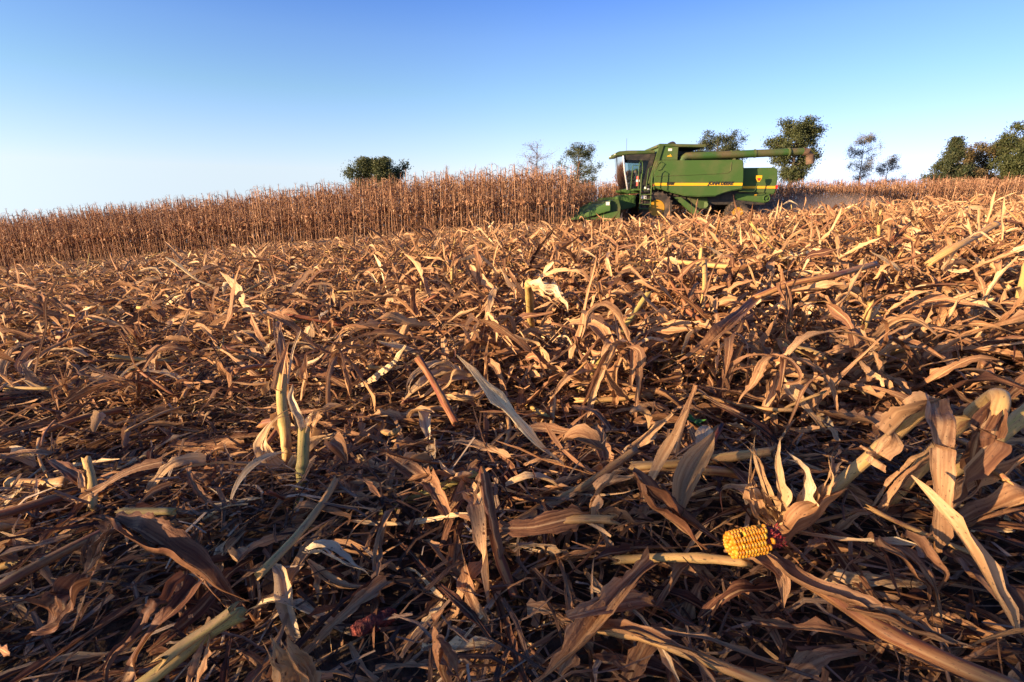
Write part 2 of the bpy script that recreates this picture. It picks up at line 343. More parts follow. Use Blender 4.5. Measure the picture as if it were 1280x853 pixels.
# ------------------------------------------------------------------ litter
def clear_of_heroes(x, y):     # 1 where loose big pieces may lie, 0 over the stalks modelled one by one
    return 1.0*~(((x > .22) & (x < 1.35) & (y > .42) & (y < 1.12)) | ((x > -.7) & (x < -.15) & (y > .6) & (y < 1.5)) | ((x > -.75) & (x < -.1) & (y < .75)))
def wedge(rng, N, y0, y1, pad=1.0, power=1.0, skirt=1.02):
    y = (rng.random(int(N*1.9))*(y1**2-y0**2)+y0**2)**.5
    x = rng.uniform(-1, 1, len(y))*(y*skirt+pad)
    k = ((y < field_edge(x)+.5) | (x > 3.6)) & (y < 31.6)
    return x[k][:N], y[k][:N]
def litter():
    rng = np.random.default_rng(11)
    fine = Batch(); b = Batch()
    def mound(x, y): return GH(x, y)+.055*near_row(x, y)
    # chaff: small flat shreds carpeting the soil
    for (N, y0, y1, Ls, Ws, n) in ((30000, .15, 2.6, (.02, .12), (.003, .012), 3), (26000, 2.6, 7, (.05, .16), (.006, .02), 3), (16000, 7, 31, (.1, .3), (.015, .045), 2)):
        x, y = wedge(rng, N, y0, y1); N = len(x); z = mound(x, y)+rng.uniform(.0, .035, N)
        fine.grids(*strips(rng, np.stack([x, y, z], -1), rng.uniform(0, 6.28, N), rng.uniform(-.3, .4, N), rng.uniform(*Ls, N), rng.uniform(*Ws, N), np.clip(rng.normal(.42, .25, N), 0, 1),
                           n=n, m=2, fold=0, jag=.3, wob=.3, ground=GH, profile='shred', curl=rng.uniform(-.5, .5, N), lift=.003))
    tag(fine.build('chaff', M_chaff), 'small shredded leaf bits carpeting the soil between the rows', 'chaff', kind='stuff')
    # torn leaves
    for (N, y0, y1, Ls, Ws, n, m, hz) in ((13000, .15, 2.8, (.05, .26), (.003, .018), 9, 3, .09), (1500, .45, 3.2, (.10, .34), (.016, .038), 16, 5, .10),
                                          (17000, 2.8, 8, (.08, .34), (.008, .032), 6, 3, .15), (34000, 8, 31.5, (.08, .30), (.015, .05), 3, 2, .20)):
        x, y = wedge(rng, N, y0, y1); N = len(x); rw = near_row(x, y)
        z = mound(x, y)+rng.uniform(0.01, 1, N)**1.4*hz*(.35+.9*rw)*np.where(y < 1.3, .55, 1)*np.clip(.75+.4*x/y, .4, 1)*(.4+.6*clear_of_heroes(x, y))
        az = np.where(rng.random(N) < .6, rng.normal(.15, .8, N)+np.where(rng.random(N) < .5, np.pi, 0), rng.uniform(0, 6.28, N))
        b.grids(*strips(rng, np.stack([x, y, z], -1), az, rng.uniform(-.25, .95, N)*(.3+.9*rw)*np.where(y < 1.3, .5, 1)*np.clip(.75+.4*x/y, .4, 1), rng.uniform(*Ls, N), rng.uniform(*Ws, N), np.clip(rng.normal(.45, .22, N), .02, .85),
                        n=n, m=m, profile='torn', kink=.55 if y1 < 10 else .2, curl=rng.uniform(-.45, .3, N), yawc=rng.uniform(-.6, .6, N), roll=rng.uniform(-1, 1, N), twist=rng.uniform(-1.6, 1.6, N), fold=rng.uniform(-.05, .45, N),
                        jag=.7, wob=.14, ground=GH, rib=.08 if m >= 4 else 0, lift=.006))
    for (N, y0, y1, n, m) in ((3600, .8, 3.4, 14, 5), (8000, 3.4, 9, 6, 3), (9000, 9, 20, 4, 2)):
        x, y = wedge(rng, N*3, y0, y1); rw = near_row(x, y); k = rng.random(len(x)) < np.clip(.25+.9*(x/y+.25), .12, 1)*(.25+.75*rw)*np.where((y < 1.3) & (x < .45), .25, 1)*(.06+.94*clear_of_heroes(x, y)); x, y, rw = x[k][:N], y[k][:N], rw[k][:N]; N = len(x)
        z = mound(x, y)+rng.uniform(.02, .22, N)*(.25+.75*rw)*np.clip(y/1.8, .35, 1)*np.where(y > 9, .45, 1)*np.where((y < 1.3) & (x < .45), .3, 1)
        b.grids(*strips(rng, np.stack([x, y, z], -1), rng.uniform(0, 6.28, N), rng.uniform(-.8, 1.1, N), rng.uniform(.10, .36, N), rng.uniform(.014, .048, N), np.clip(rng.normal(.5, .2, N), .03, .9),
                        n=n, m=m, profile='torn', kink=.8, curl=rng.uniform(-.6, .2, N), yawc=rng.uniform(-.5, .5, N), roll=rng.uniform(-1, 1, N), twist=rng.uniform(-2, 2, N), fold=rng.uniform(0, .55, N), jag=.6, wob=.13, ground=GH, rib=.08 if m > 3 else 0, lift=.008))
    x, y = wedge(rng, 1100, .4, 1.5); N = len(x)      # broad torn pieces lying low in the near furrow
    b.grids(*strips(rng, np.stack([x, y, mound(x, y)+rng.uniform(.0, .035, N)], -1), rng.uniform(0, 6.28, N), rng.uniform(-.1, .3, N), rng.uniform(.08, .28, N), rng.uniform(.012, .034, N), np.clip(rng.normal(.46, .25, N), .03, .98),
                    n=16, m=5, profile='torn', kink=.4, curl=rng.uniform(-.4, .1, N), yawc=rng.uniform(-.4, .4, N), roll=rng.uniform(-.5, .5, N), twist=rng.uniform(-1, 1, N), fold=rng.uniform(.1, .6, N), jag=.6, wob=.12, ground=GH, rib=.07, lift=.008))
    for (N, y0, y1, n, m, Ls, Ws) in ((150, .5, 1.5, 22, 7, (.12, .34), (.026, .05)), (420, 1.5, 4, 16, 6, (.14, .40), (.03, .065)), (1500, 4, 11, 8, 4, (.14, .42), (.03, .07))):
        x, y = wedge(rng, N*2, y0, y1); k = rng.random(len(x)) < np.clip(.45+.7*x/y, .15, 1)*(.08+.92*clear_of_heroes(x, y)); x, y = x[k][:N], y[k][:N]; N = len(x); rw = near_row(x, y)
        z = mound(x, y)+rng.uniform(.03, .10, N)+rng.uniform(0, .14, N)*rw*np.clip(y/2, .2, 1)
        b.grids(*strips(rng, np.stack([x, y, z], -1), rng.uniform(0, 6.28, N), rng.uniform(-.5, .9, N)*np.clip(y/2, .4, 1), rng.uniform(*Ls, N), rng.uniform(*Ws, N), np.clip(rng.normal(.52, .22, N), .05, .95),
                        n=n, m=m, profile='torn', kink=.6, curl=rng.uniform(-.5, .1, N), yawc=rng.uniform(-.3, .3, N), roll=rng.uniform(-.8, .8, N), twist=rng.uniform(-1, 1, N), fold=rng.uniform(.15, .7, N), jag=.35, wob=.10, ground=GH, rib=.05, lift=.01))
    tag(b.build('leaf_litter', M_leaf), 'tangled torn corn leaves strewn over the harvested field', 'leaf litter', kind='stuff')
    # husks
    h = Batch()
    for (N, y0, y1, n, m) in ((260, .4, 3.2, 10, 5), (700, 3.2, 9, 6, 3), (900, 9, 31, 4, 2)):
        x, y = wedge(rng, N, y0, y1); N = len(x); z = mound(x, y)+rng.uniform(.02, .12, N)
        h.grids(*strips(rng, np.stack([x, y, z], -1), rng.uniform(0, 6.28, N), rng.uniform(-.1, .8, N), rng.uniform(.08, .2, N), rng.uniform(.02, .05, N), np.clip(rng.normal(.5, .25, N), 0, 1),
                        n=n, m=m, curl=rng.uniform(-1.6, .3, N), fold=rng.uniform(.2, .7, N), twist=rng.uniform(-1, 1, N), jag=.2, wob=.2, ground=GH, profile='husk', rib=.03))
    tag(h.build('husk_litter', M_husk), 'pale papery corn husks scattered through the residue', 'husks', kind='stuff')
    # stalk pieces
    s = Batch()
    for (N, y0, y1, n, k) in ((300, .5, 3, 7, 7), (1200, 3, 9, 4, 5), (1800, 9, 31, 3, 4)):
        x, y = wedge(rng, N, y0, y1); N = len(x); z = mound(x, y)+rng.uniform(.01, .10, N)
        rad = rng.uniform(.003, .0105, N)
        P = tube_dirs(rng, np.stack([x, y, z], -1), rng.uniform(0, 6.28, N), rng.normal(.08, .22, N), rng.uniform(.06, .28, N)*(1+.5*(y > 2)), n=n, bend=.12)
        P[..., 2] = np.maximum(P[..., 2], GH(P[..., 0], P[..., 1])+.012)
        s.grids(*tubes(rng, P, rad, np.clip(rng.normal(.45, .2, N), .1, .85), k=k, split=.01), close=True)
    x, y = wedge(rng, 420, 1.3, 7.5); k = rng.random(len(x)) < np.clip(.15+.9*x/y, .05, 1); x, y = x[k], y[k]; N = len(x)   # long bent stalks heaped to the right
    P = tube_dirs(rng, np.stack([x, y, mound(x, y)+.03], -1), np.where(rng.random(N) < .6, rng.normal(.2, .6, N), rng.uniform(0, 6.28, N)), rng.uniform(.05, .8, N), rng.uniform(.22, .55, N), n=9, bend=.12)
    s.grids(*tubes(rng, P, rng.uniform(.006, .012, N), np.clip(rng.normal(.45, .2, N), .1, .85), k=7, split=.02), close=True)
    tag(s.build('stalk_litter', M_stalk), 'snapped pieces of dry corn stalk lying in the residue', 'stalk pieces', kind='stuff')
litter()

# ------------------------------------------------------------------ standing corn
def corn_arrays(seed):
    rng = np.random.default_rng(seed)
    H = rng.uniform(2.62, 2.88); az = rng.uniform(0, 6.28)
    t = np.linspace(0, 1, 6); lean = rng.uniform(0, .12)
    P = np.stack([np.cos(az)*lean*H*t**1.5, np.sin(az)*lean*H*t**1.5, H*t], -1)[None]
    S = Batch(); S.grids(*tubes(rng, P, .014, np.array([rng.uniform(.35, .8)]), k=4, node=.2, cap=False), close=True)
    F_ = Batch(); n = rng.integers(15, 20)
    tt = np.sort(rng.uniform(.1, .98, n)); ip = np.stack([np.interp(tt, t, P[0, :, i]) for i in range(3)], -1)
    F_.grids(*strips(rng, ip, np.arange(n)*np.pi+az+rng.uniform(-.7, .7, n), rng.uniform(.3, 1.4, n), rng.uniform(.28, .6, n), rng.uniform(.022, .055, n), np.clip(rng.normal(.44, .27, n), .02, 1),
                     n=6, m=3, curl=rng.uniform(-4.2, -2.6, n), twist=rng.uniform(-2.5, 2.5, n), yawc=rng.uniform(-.8, .8, n), fold=rng.uniform(.1, .5, n), jag=.4, wob=.35))
    e = Batch(); ez = rng.uniform(.42, .55); ep = np.array([[np.cos(az)*lean*H*ez**1.5, np.sin(az)*lean*H*ez**1.5, H*ez]])
    e.grids(*strips(rng, np.repeat(ep, 3, 0), az+rng.uniform(-.5, .5, 3), rng.uniform(-1.2, .6)+rng.uniform(-.1, .1, 3), rng.uniform(.2, .28, 3), .065, rng.uniform(.5, .8, 3), n=5, m=4, curl=-.5, fold=.7, jag=.1, wob=.1, profile='husk', roll=np.array([0, 2, 4])))
    T_ = Batch(); n = 7
    T_.grids(*strips(rng, np.repeat(P[0, -1:], n, 0)-np.array([0, 0, .02]), rng.uniform(0, 6.28, n), rng.uniform(.8, 1.5, n), rng.uniform(.10, .22, n), .012, rng.uniform(.3, .7, n), n=4, m=2, curl=rng.uniform(-1.4, .1, n), jag=.4, profile='shred'))
    return S.arrays(), F_.arrays(), e.arrays(), T_.arrays()
NC = 12
corn = [corn_arrays(500+i) for i in range(NC)]
corn_me = [tuple(mesh_from(nm, *a, m_) for nm, a, m_ in zip(('corn_plant', 'leaves', 'ear', 'tassel'), c, (M_corn, M_corn, M_corn, M_corn))) for c in corn]
corn_all = [joined(joined(c[0], c[1]), joined(c[2], c[3])) for c in corn]
def standing_corn():
    rng = np.random.default_rng(21); indiv = []; bulk = []
    for r in range(26):
        dx = .165 if r < 9 else .3
        xs = np.arange(-46, 62, dx); xs = xs+rng.uniform(-.04, .04, len(xs)); ys = field_edge(xs)+.762*r+rng.normal(0, .04, len(xs))
        k = (np.abs(xs) < ys*1.08+3) & ((xs < 3.2) | (ys > 32.4)) & (rng.random(len(xs)) < .93)
        if r < 9: k &= ~((xs > 3.2) & (ys < 32.4))
        for x, y in zip(xs[k], ys[k]):
            (indiv if (r == 0 and -25.5 < x < 3.2) or (r == 1 and -24.5 < x < 3.2) else bulk).append((x, y))
    # right-hand block beyond the cut swath needs its own dense near rows
    for r in range(8):
        xs = np.arange(3.4, 62, .165); xs = xs+rng.uniform(-.04, .04, len(xs)); ys = 32.6+.762*r+rng.normal(0, .04, len(xs))
        k = rng.random(len(xs)) < .9
        bulk += list(zip(xs[k], ys[k]))
    indiv = sorted(indiv, key=lambda p: p[0]**2+p[1]**2)
    bulk = indiv[300:]+bulk; indiv = indiv[:300]
    for x, y in indiv:
        ms = corn_me[rng.integers(NC)]
        o = bpy.data.objects.new('corn_plant', ms[0]); COL.objects.link(o); sc = rng.uniform(.9, 1.08)
        o.location = (x, y, float(GH(x, y))-.02); o.rotation_euler = (rng.uniform(-.05, .05), rng.uniform(-.05, .05), rng.uniform(0, 6.28)); o.scale = (sc,)*3
        for nm, me in zip(('leaves', 'ear', 'tassel'), ms[1:]):
            c = bpy.data.objects.new(nm, me); COL.objects.link(c); c.parent = o
        tag(o, 'dry brown corn plant standing along the near edge of the uncut corn', 'corn plant', 'corn plants along the near edge of the uncut corn')
    def put(pts, name, label):
        pts = np.array(pts); b = Batch(); w = rng.integers(0, NC, len(pts))
        for v in range(NC):
            q = pts[w == v]; K = len(q)
            if K: b.stamp(corn_all[v], np.stack([q[:, 0], q[:, 1], GH(q[:, 0], q[:, 1])-.02], -1), rng.uniform(0, 6.28, K), rng.uniform(.86, 1.1, K)*np.where(q[:, 0] > 3.3, .86, 1), rng.uniform(-.07, .07, (K, 2)), rng.uniform(-.12, .12, K))
        tag(b.build(name, M_corn), label, 'standing corn', kind='stuff')
    put(bulk, 'standing_corn', 'uncut brown corn filling the field behind its near edge and behind the combine')
    # the uncut rows behind the photographer that shade the foreground
    pts = []
    for r in range(6):
        xs = np.arange(-21, -4, .17)+rng.uniform(-.04, .04, len(np.arange(-21, -4, .17)))
        pts += [(x, -2.9-.762*r+rng.normal(0, .04)) for x in xs if rng.random() < (.95 if x+1.43*r < -6.6 or -6.15 < x+1.43*r < -5.3 else .1) and not -8.5 < x+1.43*r < -7.95]  # gaps shaped in these unseen rows so sun reaches the ear and stub pair
    put(pts, 'standing_corn', 'uncut corn rows behind the photographer that shade the foreground')
standing_corn()

# ------------------------------------------------------------------ hero residue
hr = np.random.default_rng(77)
def smooth_path(pts, n):
    pts = np.array(pts, float); m = len(pts)
    P = np.concatenate([[2*pts[0]-pts[1]], pts, [2*pts[-1]-pts[-2]]])
    out = []
    for t in np.linspace(0, m-1-1e-6, n):
        i = int(t); f = t-i; a, b, c, d = P[i:i+4]
        out.append(.5*((2*b)+(-a+c)*f+(2*a-5*b+4*c-d)*f*f+(-a+3*b-3*c+d)*f**3))
    return np.array(out)
def wnoise(n, amp, k):
    """smooth random curve of n samples with about k wiggles"""
    q = hr.normal(0, 1, k+3); x = np.linspace(0, k+1.999, n); i = x.astype(int); f = x-i; f = f*f*(3-2*f)
    return amp*(q[i]*(1-f)+q[np.minimum(i+1, k+2)]*f)
def path_leaf(b, pts, w, tint, roll=0., fold=.3, twist=0., profile='leaf', jag=.3, rib=.05, n=44, split=None):
    """blade along a path; its far part splits into a few narrower torn strips"""
    P0 = smooth_path(pts, n); L = np.linalg.norm(np.diff(P0, axis=0), axis=-1).sum(); t = np.linspace(0, 1, n)
    k = split if split else (1 if w < .016 else int(hr.integers(1, 4)))
    tn, sd_, nr = frames(P0[None]); wg = .3 if profile == 'x' else 1; r = roll+twist*t+wnoise(n, .22*wg, 5)
    ac = sd_[0]*np.cos(r)[:, None]+nr[0]*np.sin(r)[:, None]; up = -sd_[0]*np.sin(r)[:, None]+nr[0]*np.cos(r)[:, None]
    if profile == 'leaf': ww = np.minimum(1, .5+t*2)*np.clip((1-t)*2.2, .02, 1)**.75
    elif profile == 'husk': ww = np.minimum(1, .35+t*2.4)*np.clip((1-t)*1.7, .02, 1)**.85
    else: ww = np.ones(n)*np.clip((1-t)*12, .3, 1)
    ww = ww*w*(1+wnoise(n, .07, 9)); cuts = np.sort(hr.uniform(-.6, .6, k-1)); cuts = np.concatenate([[-1], cuts, [1]])
    t0 = hr.uniform(.35, .65); m = 4 if k > 1 else 7; cr1, cr2 = hr.uniform(2, 5), hr.uniform(0, 6)
    voff = float(hr.integers(0, 50))
    for q in range(k):
        a0, a1 = cuts[q], cuts[q+1]; s_ = np.linspace(a0, a1, m)[None]+np.zeros((n, 1))
        e = .5*jag*.3; s_[:, 0] += np.abs(wnoise(n, e, 14))+hr.uniform(0, e*.2, n); s_[:, -1] -= np.abs(wnoise(n, e, 14))+hr.uniform(0, e*.2, n)
        late = np.clip((t-t0)/(1-t0), 0, 1)
        c = (a0+a1)/2; hw = (a1-a0)/2
        if k > 1: s_ = c+(s_-c)*(1-late*hr.uniform(.2, .8))[:, None]
        off = fold*s_**2+rib*np.where(np.arange(m) % 2, 1, -1)[None]+wnoise(n, .06, 6)[:, None]*np.sin(s_*cr1+cr2)*1.6
        dv = (ac*hr.uniform(-.9, .9)+up*hr.uniform(-1.0, .6))*(late**2*L*.13*(k > 1))[:, None]
        V = P0[:, None]+dv[:, None]+ac[:, None]*(s_*ww[:, None]/2)[..., None]+up[:, None]*(off*ww[:, None])[..., None]
        U = np.stack([np.broadcast_to((t*L)[:, None], (n, m))+hr.uniform(0, 50), s_*w/2+voff], -1)
        b.grids(V[None], U[None], np.array([float(np.clip(tint+hr.uniform(-.05, .05), 0, 1))]))
def path_stalk(b, pts, r, tint, n=26, k=10, node=.17, split=.012):
    b.grids(*tubes(hr, smooth_path(pts, n)[None], r, np.array([tint]), k=k, node=node, split=split), close=True)
def PX(l): return [on_depth(*p) if p[2] > 2 else at(*p) for p in l]
def recentre(o):
    """put the origin of a world-space mesh at its lowest middle point"""
    me = o.data; n = len(me.vertices); co = np.empty(n*3, np.float32); me.vertices.foreach_get('co', co); co = co.reshape(-1, 3)
    c = np.array([co[:, 0].mean(), co[:, 1].mean(), co[:, 2].min()]); co -= c.astype(np.float32); me.vertices.foreach_set('co', co.ravel()); me.update()
    o.location = c; return c
def item(name, cat, label, stalks=(), leaves=(), husks=(), group=None):
    """a thing of stalk pieces / leaf blades / husk blades; the first kind given is the root"""
    objs = []
    for nm, lst, m_ in (('stalk', stalks, M_stalk), ('leaf', leaves, M_leaf), ('husk', husks, M_husk)):
        for q in lst:
            b = Batch()
            if nm == 'stalk': path_stalk(b, PX(q[0]), *q[1:])
            else: path_leaf(b, PX(q[0]), q[1], q[2], **(q[3] if len(q) > 3 else {}))
            o = b.build(nm, m_); objs.append(o)
    if len(objs) == 1: objs[0].name = name; objs[0].data.name = name; root = objs[0]; recentre(root)
    else:
        root = empty(name, (0, 0, 0)); cs = [recentre(o) for o in objs]; c = cs[0].copy(); root.location = c
        for o, cc in zip(objs, cs): o.parent = root; o.location = cc-c
    return tag(root, label, cat, group)
D = dict
# upright stubs left of centre
item('corn_stub', 'corn stub', 'taller yellow stub of the pair left of centre, frayed pale husk at its broken top',
     stalks=[([(360, 592, .02), (357, 545, .10), (352, 500, .17), (353, 468, .22)], .0125, .72), ([(374, 540, .1), (362, 505, .15), (341, 474, .21)], .0055, .45)],
     leaves=[([(356, 560, .06), (347, 520, .13), (350, 470, .22), (362, 425, .28)], .03, .62, D(fold=.5)), ([(358, 500, .16), (352, 450, .24), (345, 405, .30), (337, 392, .31)], .028, .6, D(fold=.5, jag=.6)),
             ([(360, 480, .2), (366, 440, .26), (376, 412, .3)], .006, .85, D(profile='x', rib=0)), ([(375, 500, .1), (380, 470, .17), (383, 440, .21)], .022, .66, D(fold=.4))])
item('corn_stub', 'corn stub', 'shorter greenish yellow stub of the pair left of centre, forked green sheath at its top',
     stalks=[([(374, 645, .0), (377, 605, .06), (379, 570, .11), (380, 536, .15)], .0125, .9)],
     leaves=[([(380, 545, .14), (372, 520, .18), (364, 500, .2), (366, 480, .22)], .018, .95, D(fold=.5)), ([(380, 545, .14), (386, 525, .17), (396, 510, .2)], .016, .9, D(fold=.5))])
item('corn_husk', 'corn husk', 'pale orange husk blades curling around the pair of stubs left of centre',
     husks=[([(385, 595, .03), (345, 590, .05), (328, 560, .10), (345, 525, .15), (368, 515, .16)], .045, .62, D(profile='husk', fold=.3)),
            ([(355, 598, .03), (378, 575, .07), (400, 550, .11), (432, 545, .12)], .05, .66, D(profile='husk', fold=.25, roll=.6)),
            ([(360, 590, .02), (395, 580, .06), (440, 592, .05), (500, 600, .03)], .03, .5, D(profile='husk', fold=.3)),
            ([(372, 590, .02), (390, 540, .12), (400, 515, .16), (418, 512, .17)], .04, .35, D(profile='husk', fold=.3))])
# leaning stalks at the right
item('bent_stalk', 'corn stalk', 'leaning stalk in pale sheath, snapped top with one dark blade hanging straight down',
     stalks=[([(1035, 618, .07), (1065, 590, .12), (1100, 560, .17), (1165, 502, .27)], .0115, .62), ([(1166, 503, .27), (1176, 530, .26), (1176, 600, .18), (1172, 690, .05)], .006, .3)],
     leaves=[([(1085, 578, .15), (1110, 548, .20), (1140, 518, .26), (1172, 500, .285)], .034, .66, D(fold=.7, profile='x', split=1)),
             ([(1168, 500, .285), (1172, 540, .265), (1173, 600, .2), (1172, 690, .07)], .034, .5, D(fold=.35, profile='x', roll=.3, split=1))])
item('bent_stalk', 'corn stalk', 'thick yellow and red stalk near right edge bent like an elbow',
     stalks=[([(1110, 628, .06), (1150, 585, .13), (1195, 535, .21), (1238, 498, .28), (1250, 500, .29), (1246, 520, .27)], .0125, .58)],
     leaves=[([(1248, 505, .285), (1238, 550, .24), (1210, 590, .18), (1190, 625, .12)], .035, .3, D(fold=.4)), ([(1100, 640, .06), (1130, 600, .12), (1165, 570, .17), (1195, 540, .22)], .03, .62, D(fold=.5, profile='x')),
             ([(1250, 500, .29), (1225, 540, .25), (1215, 580, .19), (1225, 620, .12)], .03, .25, D(fold=.4))])
item('bent_stalk', 'corn stalk', 'yellow jointed stalk rising out of the right side behind the elbow shaped stalk',
     stalks=[([(1190, 590, .1), (1230, 560, .15), (1262, 535, .19), (1320, 480, .26)], .013, .68)],
     leaves=[([(1180, 640, .1), (1215, 610, .14), (1260, 585, .18), (1310, 540, .24)], .042, .5, D(fold=.3)), ([(1190, 660, .09), (1240, 640, .11), (1300, 620, .13), (1350, 610, .15)], .05, .45, D(fold=.3))])
item('corn_stub', 'corn stub', 'upright yellow jointed stub cut off by the right edge of the photo',
     stalks=[([(1262, 425, .06), (1268, 395, .14), (1276, 365, .22), (1286, 325, .33)], .014, .72)],
     leaves=[([(1262, 425, .06), (1258, 400, .1), (1240, 385, .14), (1215, 400, .1)], .04, .45), ([(1250, 372, .2), (1235, 400, .15), (1205, 420, .09), (1180, 430, .05)], .035, .38)])
# opened husk left of the leaning stalks
item('corn_husk', 'corn husk', 'opened pale papery husk with upright ragged blades standing behind the yellow corn ear',
     husks=[([(972, 650, .06), (955, 620, .12), (945, 580, .18), (938, 540, .24)], .035, .55, D(profile='husk', fold=.4)), ([(985, 650, .06), (975, 620, .12), (970, 580, .18), (975, 548, .23)], .04, .6, D(profile='husk')),
            ([(990, 655, .06), (1000, 625, .11), (1005, 590, .16), (985, 565, .2)], .05, .85, D(profile='husk', fold=.5)), ([(985, 655, .06), (1010, 630, .1), (1035, 600, .15), (1040, 565, .2)], .035, .6, D(profile='husk')),
            ([(975, 655, .05), (950, 630, .1), (915, 610, .12), (895, 620, .1)], .03, .6, D(profile='husk')), ([(970, 665, .05), (1005, 645, .09), (1030, 620, .12), (1050, 600, .15)], .05, .42, D(profile='husk', roll=.8)),
            ([(968, 655, .06), (945, 640, .1), (938, 600, .15), (950, 560, .2)], .028, .35, D(profile='husk', roll=1))])
item('corn_leaf', 'leaf', 'broad tan leaf fanning up and right from the cob to the leaning stalk',
     leaves=[([(955, 690, .05), (985, 670, .08), (1025, 635, .12), (1060, 610, .13)], .06, .5, D(fold=.25, roll=.6, profile='husk'))])
item('corn_leaf', 'leaf', 'big shadowed brown leaf arching down in the right corner below the hanging blade',
     leaves=[([(1095, 680, .07), (1130, 690, .1), (1165, 730, .08), (1180, 790, .03)], .06, .4, D(fold=.3))])
item('corn_leaf', 'leaf', 'broad dark leaf spreading off the bottom right corner of the photo',
     leaves=[([(1190, 690, .06), (1230, 720, .08), (1270, 760, .09), (1330, 810, .09)], .06, .36, D(fold=.2))])
item('fallen_stalk', 'corn stalk', 'long orange red stalk in torn sheath running to the bottom right corner',
     stalks=[([(985, 712, .07), (1040, 745, .085), (1100, 785, .09), (1180, 825, .09), (1270, 862, .09)], .0105, .3)],
     leaves=[([(960, 700, .08), (1010, 735, .10), (1070, 755, .11), (1120, 790, .11)], .026, .48, D(fold=.6, profile='x', split=2)), ([(1060, 760, .11), (1110, 775, .12), (1180, 800, .12), (1215, 795, .13)], .03, .45)])
item('fallen_stalk', 'corn stalk', 'pale stalk lying flat with its end under the yellow corn ear',
     stalks=[([(770, 700, .05), (830, 697, .065), (880, 698, .075), (930, 703, .08)], .0075, .62)],
     leaves=[([(905, 690, .085), (945, 700, .09), (975, 720, .09), (980, 760, .06)], .036, .5, D(fold=.4, profile='husk'))])
item('fallen_stalk', 'corn stalk', 'pale split stalk along the bottom edge left of the long orange red stalk',
     stalks=[([(720, 782, .04), (800, 795, .055), (880, 825, .06), (985, 865, .06)], .0075, .5)],
     leaves=[([(735, 785, .055), (790, 790, .07), (850, 812, .075), (910, 840, .07)], .024, .6, D(profile='x'))])
item('corn_leaf', 'leaf', 'long dark reddish husk blade pointing down at the yellow ear from its upper left',
     leaves=[([(790, 590, .2), (815, 615, .17), (850, 645, .12), (905, 682, .07)], .035, .2, D(fold=.4)), ([(795, 600, .19), (815, 635, .14), (860, 665, .1), (900, 690, .06)], .03, .28, D(fold=.4))])
item('corn_leaf', 'leaf', 'lit orange leaf folded over beside the dark reddish husk blade',
     leaves=[([(735, 650, .08), (742, 625, .12), (760, 600, .16), (790, 590, .18)], .04, .55, D(fold=.3)), ([(740, 630, .1), (750, 660, .07), (765, 690, .05)], .014, .7, D(profile='x')),
             ([(745, 640, .08), (790, 650, .09), (830, 655, .08)], .04, .5, D(roll=.4))])
# centre foreground
item('fallen_stalk', 'corn stalk', 'grey weathered stalk slanting up to the right across the shaded centre, pale splintered lower end',
     stalks=[([(650, 650, .07), (690, 628, .08), (735, 605, .10), (795, 562, .12)], .0085, .4)],
     leaves=[([(720, 618, .095), (680, 640, .08), (630, 668, .07), (575, 692, .05)], .024, .66, D(profile='leaf'))])
item('fallen_stalk', 'corn stalk', 'brown stalk standing nearly upright in the centre foreground with shredded top',
     stalks=[([(603, 592, .17), (612, 640, .12), (622, 690, .07), (645, 750, .02)], .008, .3)],
     leaves=[([(603, 590, .175), (596, 610, .15), (590, 640, .1)], .014, .5), ([(604, 592, .175), (612, 640, .13), (625, 700, .07)], .02, .3, D(profile='x', roll=.5))])
item('fallen_stalk', 'corn stalk', 'greenish brown stalk lying low left of the upright brown stalk, frayed right end',
     stalks=[([(478, 642, .03), (520, 622, .05), (560, 605, .075), (596, 592, .10)], .0085, .9)],
     leaves=[([(590, 595, .1), (560, 590, .12), (548, 575, .14)], .012, .8), ([(595, 592, .1), (570, 596, .12), (560, 605, .09)], .012, .8)])
item('corn_leaf', 'leaf', 'small curled brown leaf standing on end at the bottom centre of the photo',
     leaves=[([(560, 860, .05), (545, 820, .09), (540, 790, .12), (555, 762, .15)], .035, .42, D(fold=.4, jag=.6)), ([(545, 800, .11), (560, 830, .08), (585, 865, .05)], .025, .4)])
item('corn_husk', 'corn husk', 'pale bluish white husk blade lying on dark litter left of centre',
     husks=[([(380, 690, .08), (405, 688, .085), (435, 705, .07), (462, 722, .04)], .034, .9, D(profile='husk', fold=.3)), ([(384, 700, .06), (410, 725, .05), (440, 735, .045), (478, 730, .04)], .018, .5, D(profile='husk')), ([(392, 705, .05), (396, 730, .04), (398, 755, .02)], .012, .5, D(profile='husk'))])
item('corn_husk', 'corn husk', 'upright orange husk tuft at the bottom edge below the bluish white husk blade',
     husks=[([(355, 880, .04), (345, 840, .09), (335, 800, .13)], .04, .4, D(profile='husk', fold=.5)), ([(375, 880, .04), (368, 835, .09), (352, 798, .13)], .035, .35, D(profile='husk', fold=.5)), ([(390, 880, .03), (385, 845, .07), (368, 812, .11)], .025, .3, D(profile='husk'))])
# left foreground
item('corn_leaf', 'leaf', 'wide dark reddish sheath lying diagonally with ragged lit end in the lower left',
     leaves=[([(142, 648, .17), (185, 668, .17), (240, 705, .14), (315, 760, .07)], .05, .27, D(fold=.45, jag=.7, split=3, rib=.09)), ([(142, 650, .165), (130, 672, .14), (120, 700, .1)], .035, .3, D(jag=.7))])
item('corn_leaf', 'leaf', 'brown twisted leaf pointing down left below the wide dark reddish sheath',
     leaves=[([(248, 725, .1), (215, 765, .09), (180, 800, .07), (130, 862, .03)], .05, .22, D(fold=.4, profile='x', jag=.5))])
item('corn_leaf', 'leaf', 'brown crumpled leaf near the left edge with torn hanging tip',
     leaves=[([(110, 720, .12), (90, 750, .11), (60, 780, .09), (35, 800, .06)], .06, .26, D(fold=.4, jag=.7)), ([(120, 670, .13), (115, 700, .1), (100, 730, .07)], .03, .35)])
